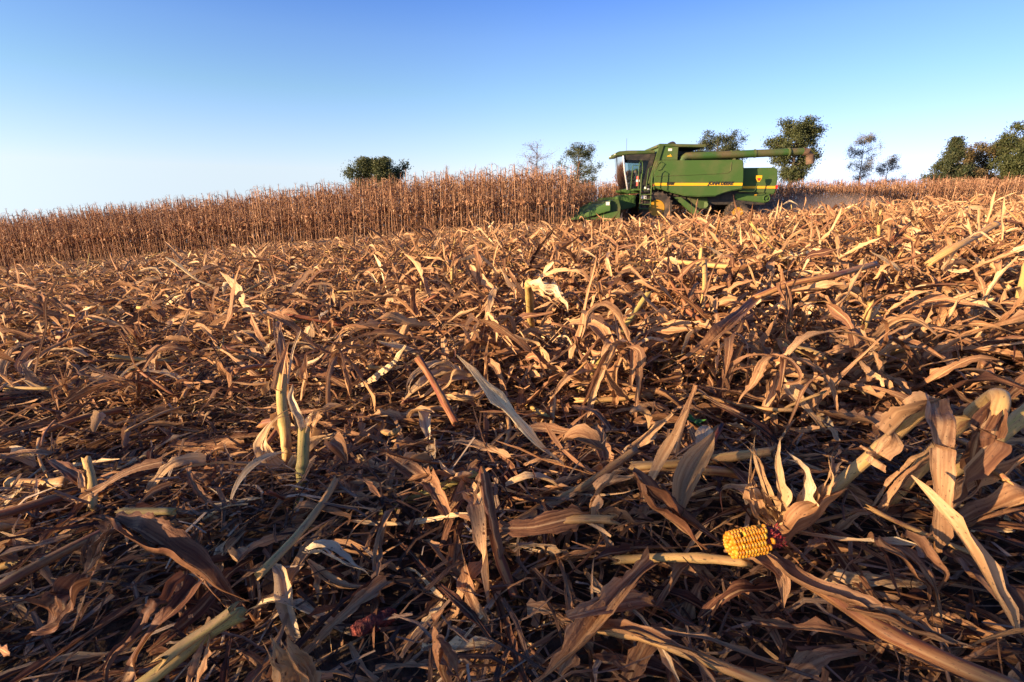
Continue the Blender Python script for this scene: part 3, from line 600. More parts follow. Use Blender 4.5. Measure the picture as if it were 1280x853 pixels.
item('fallen_stalk', 'corn stalk', 'lit pale stalk slanting up right at the bottom left, upper of two',
     stalks=[([(200, 828, .09), (235, 802, .1), (265, 782, .11), (292, 762, .12)], .0075, .66)])
item('fallen_stalk', 'corn stalk', 'yellow green stalk slanting up right at the bottom left, lower and longer of two',
     stalks=[([(170, 862, .06), (215, 828, .075), (260, 792, .09), (300, 768, .1)], .0095, .8)], leaves=[([(240, 862, .06), (255, 820, .08), (262, 790, .1)], .025, .5)])
item('fallen_stalk', 'corn stalk', 'pale thin stalk lying flat at the left edge',
     stalks=[([(-10, 712, .03), (30, 700, .04), (65, 688, .05), (95, 677, .055)], .0085, .6)])
item('fallen_stalk', 'corn stalk', 'thick pale broken stalk with splintered end lying near the left edge',
     stalks=[([(15, 605, .06), (50, 606, .07), (85, 604, .075)], .014, .5)], leaves=[([(60, 575, .12), (85, 590, .12), (103, 605, .1), (106, 625, .06)], .03, .3, D(jag=.6)), ([(100, 590, .12), (103, 610, .1), (104, 624, .07)], .012, .65)])
item('corn_leaf', 'leaf', 'torn reddish leaf scrap standing up left of centre above the dark sheath',
     leaves=[([(270, 640, .02), (262, 615, .06), (252, 600, .09), (236, 588, .1)], .03, .3, D(jag=.7)), ([(245, 650, .03), (262, 655, .06), (280, 662, .05)], .03, .75), ([(268, 630, .03), (275, 605, .07), (280, 590, .1)], .025, .4, D(jag=.6))])
# second row of tussocks
item('corn_husk', 'corn husk', 'bright yellow husk bundle lying in the tussock row at the centre',
     husks=[([(590, 470, .08), (560, 465, .12), (530, 480, .12), (500, 505, .09)], .06, .62, D(profile='husk', fold=.35)), ([(600, 475, .08), (570, 475, .11), (545, 490, .1), (515, 508, .06)], .06, .5, D(profile='husk', fold=.35)),
            ([(545, 490, .08), (575, 500, .09), (600, 490, .1), (612, 462, .12)], .05, .42, D(profile='husk')), ([(590, 480, .08), (555, 455, .14), (520, 468, .14), (497, 495, .11)], .035, .7, D(profile='husk'))])
item('corn_husk', 'corn husk', 'white streaked husk pointing down right from the top of a yellow stub above centre',
     husks=[([(660, 355, .34), (680, 362, .33), (700, 372, .31), (715, 384, .28)], .06, .8, D(profile='husk', fold=.5)), ([(660, 355, .34), (678, 370, .31), (700, 380, .29)], .05, .55, D(profile='husk', roll=.5))])
item('corn_stub', 'corn stub', 'yellow stub carrying the white streaked husk above centre',
     stalks=[([(665, 420, .06), (663, 395, .17), (662, 370, .28), (661, 354, .34)], .015, .72)])
item('fallen_stalk', 'corn stalk', 'pale orange stalk lying level in the sun right of centre',
     stalks=[([(805, 326, .25), (840, 327, .26), (880, 331, .27), (915, 334, .27)], .017, .6)])
item('fallen_stalk', 'corn stalk', 'yellow stalk leaning up left in the tussock row at the right',
     stalks=[([(1115, 425, .08), (1100, 400, .16), (1085, 382, .21), (1070, 366, .26)], .016, .72)], leaves=[([(1075, 370, .25), (1050, 360, .28), (1020, 362, .27), (960, 370, .24)], .05, .6, D(fold=.4))])
item('fallen_stalk', 'corn stalk', 'short orange yellow stalk lying left of the leaning yellow stalk',
     stalks=[([(980, 432, .18), (1000, 437, .18), (1030, 446, .17)], .013, .66)], leaves=[([(1025, 445, .18), (1050, 440, .2), (1080, 432, .2), (1100, 422, .2)], .035, .62)])
item('fallen_stalk', 'corn stalk', 'long brown stalk slanting across the tussocks from lower left up to the right',
     stalks=[([(945, 372, .28), (990, 355, .32), (1040, 345, .34), (1095, 330, .36)], .012, .35)])
item('fallen_stalk', 'corn stalk', 'pale long stalk slanting up right near the right edge skyline',
     stalks=[([(1160, 330, .3), (1190, 312, .36), (1220, 295, .4), (1245, 280, .44)], .017, .55)])
item('corn_leaf', 'leaf', 'long wide brown leaf arching down left over the tussock right of centre',
     leaves=[([(960, 362, .28), (920, 400, .26), (880, 440, .2), (845, 480, .12)], .045, .42, D(fold=.3))])
for k, (x0, y0, t_, lab) in enumerate(((915, 430, .45, 'hanging leaf bunch left of the short orange yellow stalk'), (975, 455, .5, 'hanging leaf bunch right under the short orange yellow stalk'),
                                       (1085, 440, .5, 'twisted hanging leaves right of the leaning yellow stalk'), (780, 440, .4, 'narrow leaf bunch drooping right of centre'), (610, 405, .6, 'pale leaf tuft standing above the yellow husk bundle'),
                                       (420, 440, .45, 'fan of curled tan leaves right of the taller stub'))):
    c = at(x0, y0, .20); N = 16; b_ = Batch(); g0 = float(GH(c[0], c[1]))
    b_.grids(*strips(hr, np.tile(c, (N, 1))+hr.uniform(-.025, .025, (N, 3)), hr.uniform(0, 6.28, N), hr.uniform(-.9, .9, N), hr.uniform(.12, .32, N), hr.uniform(.01, .042, N), np.clip(hr.normal(t_+.03, .12, N), 0, 1),
                     n=22, m=5, curl=hr.uniform(-.9, -.1, N), kink=1.1, profile='torn', twist=hr.uniform(-2.5, 2.5, N), fold=hr.uniform(.1, .6, N), jag=.4, wob=.3, rib=.06, ground=GH))
    lf_ = b_.build('leaf_bunch', M_leaf); recentre(lf_); tag(lf_, lab, 'leaf bunch')
# cream husk on a stalk by the combine's tail
item('husk_on_stalk', 'corn stalk', 'thin stalk topped by a cream husk catching the sun just behind the combine',
     stalks=[([(990, 276, 15), (990, 264, 15), (989, 256, 15)], .012, .75)], husks=[([(979, 256, 15.05), (988, 253, 15), (998, 256, 14.95)], .11, .95, D(profile='husk', fold=.4))])

# ------------------------------------------------------------------ corn ear
def corn_ear():
    c = at(938, 677, .135); root = empty('corn_ear', c)
    tag(root, 'broken yellow ear of corn with red cob core lying in the residue', 'corn ear')
    root.rotation_euler = (R(8), R(-6), R(8))
    my = mat('kernel_yellow', (.72, .30, .012), .38, spec=.4)
    nt = my.node_tree; n, l = nt.nodes, nt.links; a = n.new('ShaderNodeAttribute'); a.attribute_name = 'tint'
    cr = n.new('ShaderNodeValToRGB'); cr.color_ramp.elements[0].color = (.64, .17, .006, 1); cr.color_ramp.elements[1].color = (.85, .45, .035, 1)
    l.new(a.outputs['Fac'], cr.inputs[0]); l.new(cr.outputs[0], n['Principled BSDF'].inputs['Base Color'])
    mc = noisy('cob_red', (.16, .012, .010), (.42, .05, .03), 120, .7, bump=.9)
    rng = np.random.default_rng(5)
    L, Rr = .073, .0165
    nu, nv = 7, 8
    u = np.linspace(0, np.pi, nu); v = np.linspace(0, 2*np.pi, nv, endpoint=False)
    b = Batch(); rows = 12
    for j in range(rows):
        th = 2*np.pi*j/rows
        for i in range(13):
            x = -L/2+.003+i*(L-.012)/12+rng.normal(0, .0002)+(.001 if j % 2 else 0)
            if i >= 12-(j % 3) and rng.random() < .7: continue
            if rng.random() < .02: continue
            rr = Rr*(.80+.2*math.sin(min(1, (i+3)/7)*math.pi/2))*(1-.05*max(0, i-10)/4)
            ct, st = math.cos(th+rng.normal(0, .015)), math.sin(th+rng.normal(0, .015))
            se = lambda q, e: np.sign(q)*np.abs(q)**e
            X = .0031*se(np.sin(u)[:, None]*np.cos(v)[None], .75); Y = .0050*rr/Rr*se(np.sin(u)[:, None]*np.sin(v)[None], .75); Z = .0055*se(np.cos(u)[:, None]*np.ones(nv), .7)
            px = x+X; py = ct*(-0)+(-st)*Y+ct*(rr+Z); pz = ct*Y+st*(rr+Z)
            b.grids(np.stack([px, py, pz], -1)[None], np.zeros((1, nu, nv, 2)), np.array([rng.uniform(.2, 1)]), close=True)
    for rr, cnt in ((.0125, 10), (.0075, 6), (.002, 2)):       # rounded kernels closing the tip
        for q in range(cnt):
            th = 6.2832*q/cnt+rng.uniform(-.1, .1)
            px = -L/2+.001-.004*(1-rr/.0125)+.0045*np.cos(u)[:, None]*np.ones(nv); py = math.cos(th)*rr+.0032*np.sin(u)[:, None]*np.cos(v); pz = math.sin(th)*rr+.0032*np.sin(u)[:, None]*np.sin(v)
            b.grids(np.stack([px, py, pz], -1)[None], np.zeros((1, nu, nv, 2)), np.array([rng.uniform(.2, 1)]), close=True)
    b.build('kernels', my, root)
    cb = Batch(); xs = np.linspace(-L/2, L/2+.012, 14); k = 40
    an = np.linspace(0, 2*np.pi, k, endpoint=False)
    r_ = np.where(xs < L/2-.012, .0145, .0145)*np.where(xs > L/2+.008, .8, 1)
    r_ = np.where(xs < -L/2+.012, .009, r_); rr = r_[:, None]*(1+rng.uniform(-.12, .12, (14, k)))
    V = np.stack([np.broadcast_to(xs[:, None], (14, k)), rr*np.cos(an), rr*np.sin(an)], -1)
    e0 = V[:1]*np.array([1, 0, 0]); e1 = V[-1:]*np.array([1, .05, .05])-np.array([.004, 0, 0])
    V = np.concatenate([e0, V, e1]); cb.grids(V[None], np.zeros((1, 16, k, 2)), np.array([.5]), close=True)
    cob = cb.build('cob', mc, root)
    # chaffy glumes at the exposed red end
    g = Batch(); N = 110; th = rng.uniform(0, 6.28, N); xx = rng.uniform(L/2-.008, L/2+.013, N); ra = .0145
    pos = np.stack([xx, np.cos(th)*ra, np.sin(th)*ra], -1)
    g.grids(*strips(rng, pos, rng.uniform(-1, 1, N), rng.uniform(-1.4, 1.4, N), rng.uniform(.003, .008, N), .003, rng.uniform(0, 1, N), n=3, m=2))
    mg = mat('glume', (.34, .03, .025), .6); g.build('glumes', mg, root)
    root.scale = (.88, .92, .92)
corn_ear()
def cob_piece(px, py, h, rz, label):
    rng = np.random.default_rng(int(px)); c = at(px, py, h)
    b = Batch(); xs = np.linspace(-.035, .035, 16); k = 16; an = np.linspace(0, 6.283, k, endpoint=False)
    rr = .012*(1+rng.uniform(-.15, .15, (16, k)))*np.clip(1.1-((xs/.04)**4), .3, 1)[:, None]
    V = np.stack([np.broadcast_to(xs[:, None], (16, k)), rr*np.cos(an), rr*np.sin(an)], -1); V = np.concatenate([V[:1]*[1, 0, 0], V, V[-1:]*[1, 0, 0]])
    b.grids(V[None], np.zeros((1, 18, k, 2)), np.array([.5]), close=True)
    o = b.build('corn_cob', M_cob); o.location = c; o.rotation_euler = (0, R(8), rz); tag(o, label, 'corn cob')
M_cob = noisy('bare_cob', (.10, .012, .01), (.34, .07, .04), 150, .8, bump=.8)
cob_piece(688, 540, .06, .3, 'bare red cob fragment in shaded litter right of the centre')
cob_piece(637, 595, .06, 1.2, 'bare red cob fragment beside the top of the upright brown stalk')
cob_piece(468, 778, .025, .7, 'dark bare cob half buried near the bottom left of centre')
# green weed
def weed():
    c = at(866, 532, .08); root = empty('weed', c); m = mat('weed_green', (.05, .16, .02), .5)
    b = Batch(); rng = np.random.default_rng(3); N = 9
    b.grids(*strips(rng, np.zeros((N, 3)), np.linspace(0, 6, N), rng.uniform(.4, 1.2, N), .035, .014, .5*np.ones(N), n=6, m=3, curl=-.8, profile='husk', fold=.2, jag=.1))
    b.build('leaves', m, root)
    s = Batch(); s.grids(*tubes(rng, np.array([[[0, 0, -.05], [0, 0, -.02], [0, 0, .005]]]), .0015, .5, k=5), close=True); s.build('stem', m, root)
    tag(root, 'small green weed sprouting among the dry litter', 'weed')
weed()

# ------------------------------------------------------------------ trees beyond the field
M_bark = noisy('bark', (.05, .035, .025), (.12, .09, .07), 12, .9, bump=.5)
def leafmat(name, c1, c2):
    m = noisy(name, c1, c2, 2.2, .7, lo=.35, hi=.65); nt = m.node_tree; n, l = nt.nodes, nt.links
    tr = n.new('ShaderNodeBsdfTranslucent'); cr = [q for q in n if q.type == 'VALTORGB'][0]; l.new(cr.outputs[0], tr.inputs[0])
    ms = n.new('ShaderNodeMixShader'); ms.inputs[0].default_value = .25; l.new(n['Principled BSDF'].outputs[0], ms.inputs[1]); l.new(tr.outputs[0], ms.inputs[2]); l.new(ms.outputs[0], n['Material Output'].inputs[0])
    return m
M_green = leafmat('foliage_green', (.035, .055, .018), (.09, .10, .03))
M_olive = leafmat('foliage_olive', (.08, .07, .03), (.17, .12, .05))
M_pine = leafmat('foliage_pine', (.028, .05, .02), (.08, .085, .03))
M_grey = leafmat('foliage_grey', (.10, .11, .09), (.20, .18, .14))
M_rust = leafmat('foliage_rust', (.14, .06, .04), (.24, .12, .08))
def tree(name, px, top, Y, wpx, label, m_, cr_lo=.3, dens=1.0, trunk_r=.22, shape='round', nb=34, leaf=.34, cat='tree', seed=0, twigs=0, side=0, clear=0):
    """px/top/wpx in photo pixels at distance Y fix the real size"""
    rng = np.random.default_rng(900+seed)
    base = on_depth(px, 250, Y); gx, gy = base[0], Y; gz = float(GH(gx, gy)); tz = on_depth(px, top, Y)[2]; H = tz-gz
    half = wpx/2*Y*.967/640
    root = empty(name, (gx, gy, gz)); tag(root, label, cat, 'trees standing beyond the corn field')
    # limbs
    b = Batch(); t = np.linspace(0, 1, 8)
    tr = np.stack([.25*np.sin(t*3+seed)*half*.3, .15*np.sin(t*4)*half*.3, H*.93*t], -1)
    def taper(P, r0, r1, k=6):
        n = len(P); V, U, T = tubes(rng, P[None], 1.0, np.array([.5]), k=k, node=1e9, cap=False)
        c = P[None][:, :, None]; V = c+(V-c)*np.linspace(r0, r1, n)[None, :, None, None]; b.grids(V, U, T, close=True)
    taper(tr, trunk_r, trunk_r*.15)
    tips = []
    for i in range(nb):
        f = rng.uniform(cr_lo, .97); z0 = f*H*(1.0 if shape == 'cone' else .93)
        if shape == 'round': env = math.sin(math.pi*min(1, max(0.05, (f-cr_lo)/(1.02-cr_lo))))**.55
        elif shape == 'cone': env = (1.02-f)/(1.02-cr_lo)*1.0
        else: env = (1-.5*f)
        az = rng.uniform(0, 6.28); ln = half*env*rng.uniform(.55, 1.05)
        rise = min((.25 if shape == 'cone' else .7)*ln*rng.uniform(.2, 1), (H*.97-z0)*.75)
        p0 = np.array([np.interp(z0, tr[:, 2], tr[:, 0]), np.interp(z0, tr[:, 2], tr[:, 1]), z0])
        d = np.array([math.cos(az)*ln, math.sin(az)*ln, rise]); s_ = np.linspace(0, 1, 5)[:, None]
        P = p0+d*s_+np.array([0, 0, 1])*(.06*ln*s_**2*(1 if shape != 'cone' else -.4))+rng.normal(0, .03*ln, (5, 3))*s_
        P[:, 2] = np.minimum(P[:, 2], H*.985)
        taper(P, trunk_r*.32*(1-f*.5), trunk_r*.05, 4); tips += [P[2], P[3], P[4], P[4]]
        for _ in range(twigs):
            q = P[rng.integers(2, 5)]; dd = rng.normal(0, 1, 3); dd[2] = abs(dd[2])*.8; dd = dd/np.linalg.norm(dd)*half*rng.uniform(.15, .4)
            Q = q+dd*np.linspace(0, 1, 4)[:, None]+rng.normal(0, .04, (4, 3)); Q[:, 2] = np.minimum(Q[:, 2], H); taper(Q, trunk_r*.10, trunk_r*.03, 3); tips.append(Q[-1])
    b.build('trunk', M_bark, root)
    tips = np.array(tips); leaf *= .68; N = int(len(tips)*70*dens)
    if N:
        c = tips[rng.integers(0, len(tips), N)]; cl = rng.uniform(.35, 1.0, N)[:, None]
        P = c+rng.normal(0, .10*half+.10, (N, 3))*cl; P[:, 2] = np.clip(P[:, 2], H*(clear if clear else .1), H*1.0)
        Lf = Batch(); Lf.grids(*strips(rng, P, rng.uniform(0, 6.28, N), rng.uniform(-1.2, 1.2, N), leaf*rng.uniform(.5, 1.2, N), leaf*.6*rng.uniform(.5, 1.2, N), rng.uniform(0, 1, N), n=3, m=2, curl=rng.uniform(-1, 1, N), roll=rng.uniform(-1.5, 1.5, N), profile='husk', fold=0, jag=.3))
        Lf.build('crown', m_, root)
    return root
tree('bush_tree', 473, 199, 75, 74, 'low dark green round crown rising over the corn left of centre', M_green, cr_lo=.35, nb=90, dens=1.3, leaf=.42, seed=1)
tree('bare_tree', 672, 176, 72, 42, 'leafless reddish twiggy tree above the corn', M_rust, cr_lo=.3, nb=30, dens=.12, twigs=7, leaf=.2, seed=2, trunk_r=.2)
tree('leafy_tree', 723, 178, 70, 50, 'loose green tree with open crown just right of the bare reddish tree', M_green, cr_lo=.2, nb=38, dens=.8, twigs=2, leaf=.28, seed=3)
tree('shrub', 782, 215, 55, 34, 'low rusty brown shrub in the gap in front of the combine cab', M_rust, cr_lo=.1, nb=40, dens=1, leaf=.3, seed=4, cat='shrub')
tree('leafy_tree', 888, 164, 70, 62, 'brownish green tree showing just above the combine grain tank', M_pine, cr_lo=.25, nb=60, dens=1.6, leaf=.3, seed=5)
tree('oak_tree', 984, 148, 62, 62, 'tall dark tree with dense crown and visible trunk behind the combine unloading tube', M_green, cr_lo=.38, nb=70, dens=1.2, leaf=.36, seed=6, trunk_r=.38)
tree('birch_tree', 1069, 165, 66, 36, 'slender grey green young tree with thin straight trunk right of the combine', M_grey, cr_lo=.42, nb=34, dens=.5, leaf=.2, seed=7, trunk_r=.12, twigs=2)
tree('birch_tree', 1104, 195, 70, 36, 'small sparse grey green tree right of the slender one', M_grey, cr_lo=.25, nb=26, dens=.5, leaf=.2, seed=8, trunk_r=.1, twigs=2)
tree('pine_tree', 1181, 172, 62, 50, 'dark conifer leftmost in the right hand clump of trees', M_pine, cr_lo=.36, nb=54, dens=.8, leaf=.34, shape='cone', seed=9)
tree('leafy_tree', 1220, 178, 66, 52, 'brownish round tree in the middle of the right hand clump', M_olive, cr_lo=.4, nb=60, dens=.9, leaf=.34, seed=10)
tree('oak_tree', 1260, 152, 62, 58, 'tallest dark green tree of the right hand clump', M_green, cr_lo=.36, nb=66, dens=1.0, leaf=.36, seed=11, trunk_r=.3)
tree('leafy_tree', 1300, 166, 60, 60, 'dark green tree cut off by the right edge of the photo', M_pine, cr_lo=.2, nb=60, dens=1.1, leaf=.36, seed=12)
for k, (px, w) in ((1, (1195, 60)), (2, (1245, 60))):
    tree('shrub', px, 212, 64, w, ('low brownish shrub left of the right hand clump', 'low shrub beneath the conifer in the right hand clump', 'low shrub beneath the tallest tree of the clump')[k], M_olive, cr_lo=.1, nb=50, dens=.8, leaf=.34, seed=20+k, cat='shrub')

# ------------------------------------------------------------------ combine harvester
def paint(name, c, rough=.5, dust=.45):
    m = noisy(name, c, tuple(.55*a+.45*b for a, b in zip(c, (.22, .15, .09))), 1.1, rough, lo=.45, hi=.45+dust, detail=9)
    m.node_tree.nodes['Principled BSDF'].inputs['Specular IOR Level'].default_value = .2
    return m
G = paint('green_paint', (.055, .115, .028)); GD = paint('green_dusty', (.05, .085, .025), .6, .25)
YL = paint('yellow_paint', (.80, .43, .02), .4, .6); BLK = noisy('black_frame', (.012, .013, .012), (.05, .04, .03), 3, .7)
TY = noisy('tyre_rubber', (.02, .018, .016), (.11, .075, .05), 3, .85, bump=.3); PILLAR_GLARE = mat('pillar_sun_glare', (.75, .72, .68), .25, .8)
RED = mat('red_paint', (.55, .02, .015), .35); WHT = mat('white_decal', (.75, .72, .66), .5); RUB = noisy('brown_rubber', (.07, .04, .025), (.16, .10, .06), 3, .8)
DUSTY = noisy('dusty_tube', (.04, .10, .02), (.11, .09, .04), .9, .5, lo=.42, hi=.66)
GLS = bpy.data.materials.new('cab_glass'); GLS.use_nodes = True
_n, _l = GLS.node_tree.nodes, GLS.node_tree.links; _n.remove(_n['Principled BSDF'])
_t = _n.new('ShaderNodeBsdfTransparent'); _t.inputs[0].default_value = (.62, .70, .70, 1); _g = _n.new('ShaderNodeBsdfGlossy'); _g.inputs['Roughness'].default_value = .04
_f = _n.new('ShaderNodeLayerWeight'); _f.inputs[0].default_value = .25; _m = _n.new('ShaderNodeMixShader')
_l.new(_f.outputs['Fresnel'], _m.inputs[0]); _l.new(_t.outputs[0], _m.inputs[1]); _l.new(_g.outputs[0], _m.inputs[2]); _l.new(_m.outputs[0], _n['Material Output'].inputs[0])

def U(zx): return (zx-230)/94
def Z(zy): return (600-zy)/97
class MB:
    def __init__(s): s.bm = bmesh.new()
    def prism(s, pts, y0, y1, bulge=0):
        """outline in (x,z), extruded along y; vertices made fresh"""
        a = [s.bm.verts.new((x, y0, z)) for x, z in pts]; b = [s.bm.verts.new((x, y1, z)) for x, z in pts]; n = len(pts)
        s.bm.faces.new(a); s.bm.faces.new(b[::-1])
        for i in range(n): s.bm.faces.new((a[i], b[i], b[(i+1) % n], a[(i+1) % n]))
        return s
    def box(s, x0, x1, y0, y1, z0, z1): return s.prism([(x0, z0), (x1, z0), (x1, z1), (x0, z1)], y0, y1)
    def tube(s, pts, r, k=10, r1=None):
        pts = [Vector(p) for p in pts]; rings = []; n = len(pts)
        for i, p in enumerate(pts):
            t = (pts[min(i+1, n-1)]-pts[max(i-1, 0)]).normalized(); ref = Vector((0, 0, 1)) if abs(t.z) < .9 else Vector((0, 1, 0))
            a = t.cross(ref).normalized(); b = a.cross(t); rr = r if r1 is None else r+(r1-r)*i/(n-1)
            rings.append([s.bm.verts.new(p+a*math.cos(6.2832*j/k)*rr+b*math.sin(6.2832*j/k)*rr) for j in range(k)])
        for i in range(n-1):
            for j in range(k): s.bm.faces.new((rings[i][j], rings[i][(j+1) % k], rings[i+1][(j+1) % k], rings[i+1][j]))
        s.bm.faces.new(rings[0]); s.bm.faces.new(rings[-1][::-1]); return s
    def lathe(s, prof, c, k=36, caps=True):
        """profile of (radius, y) about the y axis at c"""
        rings = [[s.bm.verts.new((c[0]+r*math.cos(6.2832*j/k), c[1]+y, c[2]+r*math.sin(6.2832*j/k))) for j in range(k)] for r, y in prof]
        for i in range(len(rings)-1):
            for j in range(k): s.bm.faces.new((rings[i][j], rings[i][(j+1) % k], rings[i+1][(j+1) % k], rings[i+1][j]))
        if caps: s.bm.faces.new(rings[0]); s.bm.faces.new(rings[-1][::-1])
        return s
    def build(s, name, m, parent, bevel=0, smooth=False):
        bmesh.ops.recalc_face_normals(s.bm, faces=s.bm.faces[:])
        if bevel: bmesh.ops.bevel(s.bm, geom=[e for e in s.bm.edges if len(e.link_faces) == 2 and e.calc_face_angle(0) > .5], offset=bevel, segments=2, affect='EDGES')
        me = bpy.data.meshes.new(name); s.bm.to_mesh(me); s.bm.free(); me.materials.append(m)
        if smooth or bevel:
            for p in me.polygons: p.use_smooth = True
            me.set_sharp_from_angle(angle=R(38))
        o = bpy.data.objects.new(name, me); COL.objects.link(o); o.parent = parent; return o
def text(s, name, x, y, z, size, m, parent, italic=.25, ext=.008, bold=.012):
    cu = bpy.data.curves.new(name, 'FONT'); cu.body = s; cu.size = size; cu.shear = italic; cu.extrude = ext; cu.offset = bold; cu.align_x = 'CENTER'
    o = bpy.data.objects.new('tmp', cu); COL.objects.link(o); bpy.context.view_layer.update()
    me = bpy.data.meshes.new_from_object(o.evaluated_get(bpy.context.evaluated_depsgraph_get())); bpy.data.objects.remove(o)
    me.materials.clear(); me.materials.append(m); q = bpy.data.objects.new(name, me); COL.objects.link(q); q.parent = parent; q.location = (x, y, z); q.rotation_euler = (math.pi/2, 0, 0); return q

RIM = paint('rim_yellow', (.50, .26, .015), .6, .25)
CX, CY = 5.42, 29.4; CZ = -.31
def combine():
    r = empty('combine_harvester', (CX, CY, CZ))
    tag(r, 'green combine harvester with yellow stripe cutting along the edge of the standing corn', 'combine harvester')
    yn = -1.6
    # side panels
    pan = [(U(432), Z(287)), (U(838), Z(283)), (U(846), Z(325)), (U(851), Z(380)), (U(850), Z(424)), (U(800), Z(432)), (U(760), Z(444)), (U(722), Z(458)), (U(640), Z(461)), (U(570), Z(457)), (U(500), Z(440)), (U(404), Z(412)), (U(393), Z(396))]
    for y0, y1 in ((yn, yn+.22), (1.38, 1.6)):
        o = MB().prism(pan, y0, y1).build('side_panel', G, r, .045)
    MB().box(U(436), U(836), -1.3785, 1.3785, Z(425), Z(290)).build('body', G, r, .03)
    MB().box(U(405), U(846), yn-.006, yn+.03, Z(407), Z(394)).build('stripe', YL, r)
    MB().tube([(U(420), yn-.004, Z(362)), (U(600), yn-.004, Z(356)), (U(740), yn-.004, Z(349)), (U(772), yn-.004, Z(345)), (U(781), yn-.004, Z(335)), (U(782), yn-.004, Z(292))], .016, 6).build('panel_seam', GD, r)
    text('JOHN DEERE', 'lettering', U(738), yn-.012, Z(403), .225, BLK, r)
    text('9500', 'lettering', U(492), yn-.012, Z(403), .19, BLK, r)
    # chassis and running gear
    MB().box(U(420), U(1000), -.95, .95, Z(500), Z(427)).build('chassis', BLK, r, .03)
    MB().prism([(U(520), Z(462)), (U(560), Z(462)), (U(672), Z(543)), (U(630), Z(548))], -1.32, -1.08).build('clean_grain_elevator', G, r, .02)
    MB().prism([(U(600), Z(463)), (U(700), Z(463)), (U(715), Z(520)), (U(640), Z(520))], -1.07, -.96).build('shoe_cover', GD, r, .02)
    MB().tube([(U(690), -1.12, Z(500)), (U(700), -1.02, Z(500))], .16, 16).build('belt_pulley', GD, r)
    MB().box(U(425), U(450), -1.25, 1.25, Z(535), Z(500)).build('front_axle', BLK, r, .02)
    MB().box(U(838), U(862), -1.2, 1.2, Z(545), Z(515)).build('rear_axle', BLK, r, .02)
    def wheel(zx, rad, w, yc, rim, s):
        c = (U(zx), yc, rad); wr = empty('wheel', c, parent=r)
        m = MB(); hw = w/2
        m.lathe([(rim*1.02, -hw*.8), (rad*.80, -hw), (rad*.93, -hw*.9), (rad*.955, -hw*.5), (rad*.955, hw*.5), (rad*.93, hw*.9), (rad*.80, hw), (rim*1.02, hw*.8)], (0, 0, 0), 40, caps=False)
        k = 22
        for j in range(k):
            for sgn in (-1, 1):
                a = 6.2832*(j+(.5 if sgn > 0 else 0))/k; ca, sa = math.cos(a), math.sin(a); a2 = a+.16; cb, sb = math.cos(a2), math.sin(a2)
                q = []
                for (cc, ss, y) in ((ca, sa, 0.02*sgn), (cb, sb, sgn*hw*.98)):
                    for rr in (rad*.93, rad):
                        for da in (-.045, .045):
                            q.append(m.bm.verts.new(((cc*math.cos(da)-ss*math.sin(da))*rr, y, (ss*math.cos(da)+cc*math.sin(da))*rr)))
                for f in ((0, 1, 3, 2), (4, 6, 7, 5), (0, 2, 6, 4), (1, 5, 7, 3), (2, 3, 7, 6), (0, 4, 5, 1)): m.bm.faces.new([q[i] for i in f])
        m.build('tyre', TY, wr, smooth=True)
        d = -1 if yc < 0 else 1
        m = MB(); m.lathe([(rim, d*hw*.75), (rim*.93, d*hw*.78), (rim*.86, d*hw*.15), (rim*.45, d*-hw*.1), (rim*.40, d*hw*.3), (rim*.28, d*hw*.32), (0.01, d*hw*.6)], (0, 0, 0), 32)
        rm = m.build('rim', RIM, wr, smooth=True)
        m = MB()
        for j in range(8):
            a = 6.2832*j/8; m.tube([(math.cos(a)*rim*.34, d*hw*.28, math.sin(a)*rim*.34), (math.cos(a)*rim*.34, d*hw*.38, math.sin(a)*rim*.34)], .022, 6)
        m.build('wheel_nuts', BLK, rm)
    for y in (-1.3, 1.3): wheel(437, .86, .62, y, .42, 1)
    for y in (-1.12, 1.12): wheel(850, .60, .42, y, .30, 1)
    # grain tank
    MB().prism([(U(440), Z(212)), (U(524), Z(212)), (U(524), Z(286)), (U(430), Z(286))], -1.5, 1.5).build('grain_tank', G, r, .03)
    MB().box(U(526), U(838), -.85, 1.5, Z(286), Z(236)).build('tank_extension', BLK, r, .02)
    MB().prism([(U(430), Z(207)), (U(650), Z(210)), (U(655), Z(216)), (U(655), Z(224)), (U(428), Z(220))], -1.52, 1.52).build('tank_lid', GD, r, .02)
    MB().box(U(655), U(775), -.3, 1.4, Z(236), Z(231)).build('tank_rear_lid', BLK, r)
    MB().prism([(U(430), Z(215)), (U(452), Z(215)), (U(408), Z(395)), (U(386), Z(398))], -1.56, -1.42).build('corner_post', GD, r, .02)
    MB().lathe([(.20, -.2), (.2, .2), (.1, .21)], (U(512), -.6, Z(208)), 20).build('intake_screen', BLK, r)
    MB().box(U(474), U(492), -1.508, -1.495, Z(241), Z(230)).build('work_light', WHT, r)
    m = MB(); m.prism([(U(470), Z(268)), (U(495), Z(268)), (U(490), Z(262)), (U(486), Z(256)), (U(482), Z(261)), (U(474), Z(263))], -1.51, -1.495); m.build('emblem', YL, r)
    # unloading auger
    ya = -1.25
    m = MB(); m.tube([(U(548), ya, Z(292)), (U(556), ya, Z(275)), (U(572), ya, Z(265)), (U(600), ya, Z(263)), (U(800), ya, Z(256)), (U(1146), ya+.1, Z(241))], .20, 20, .19); au = m.build('unloading_tube', DUSTY, r, smooth=True)
    m = MB()
    for zx in (600, 790, 905, 1070): m.tube([(U(zx)-.03, ya+.03, Z(264-(zx-600)*.042)), (U(zx)+.03, ya+.03, Z(264-(zx-600)*.042)+.006)], .215, 20)
    m.build('tube_flange', GD, au)
    m = MB(); m.tube([(U(1140), ya+.1, Z(241)), (U(1165), ya+.1, Z(244)), (U(1180), ya+.1, Z(262)), (U(1186), ya+.1, Z(300))], .21, 14, .20); m.build('spout_boot', RUB, au, smooth=True)
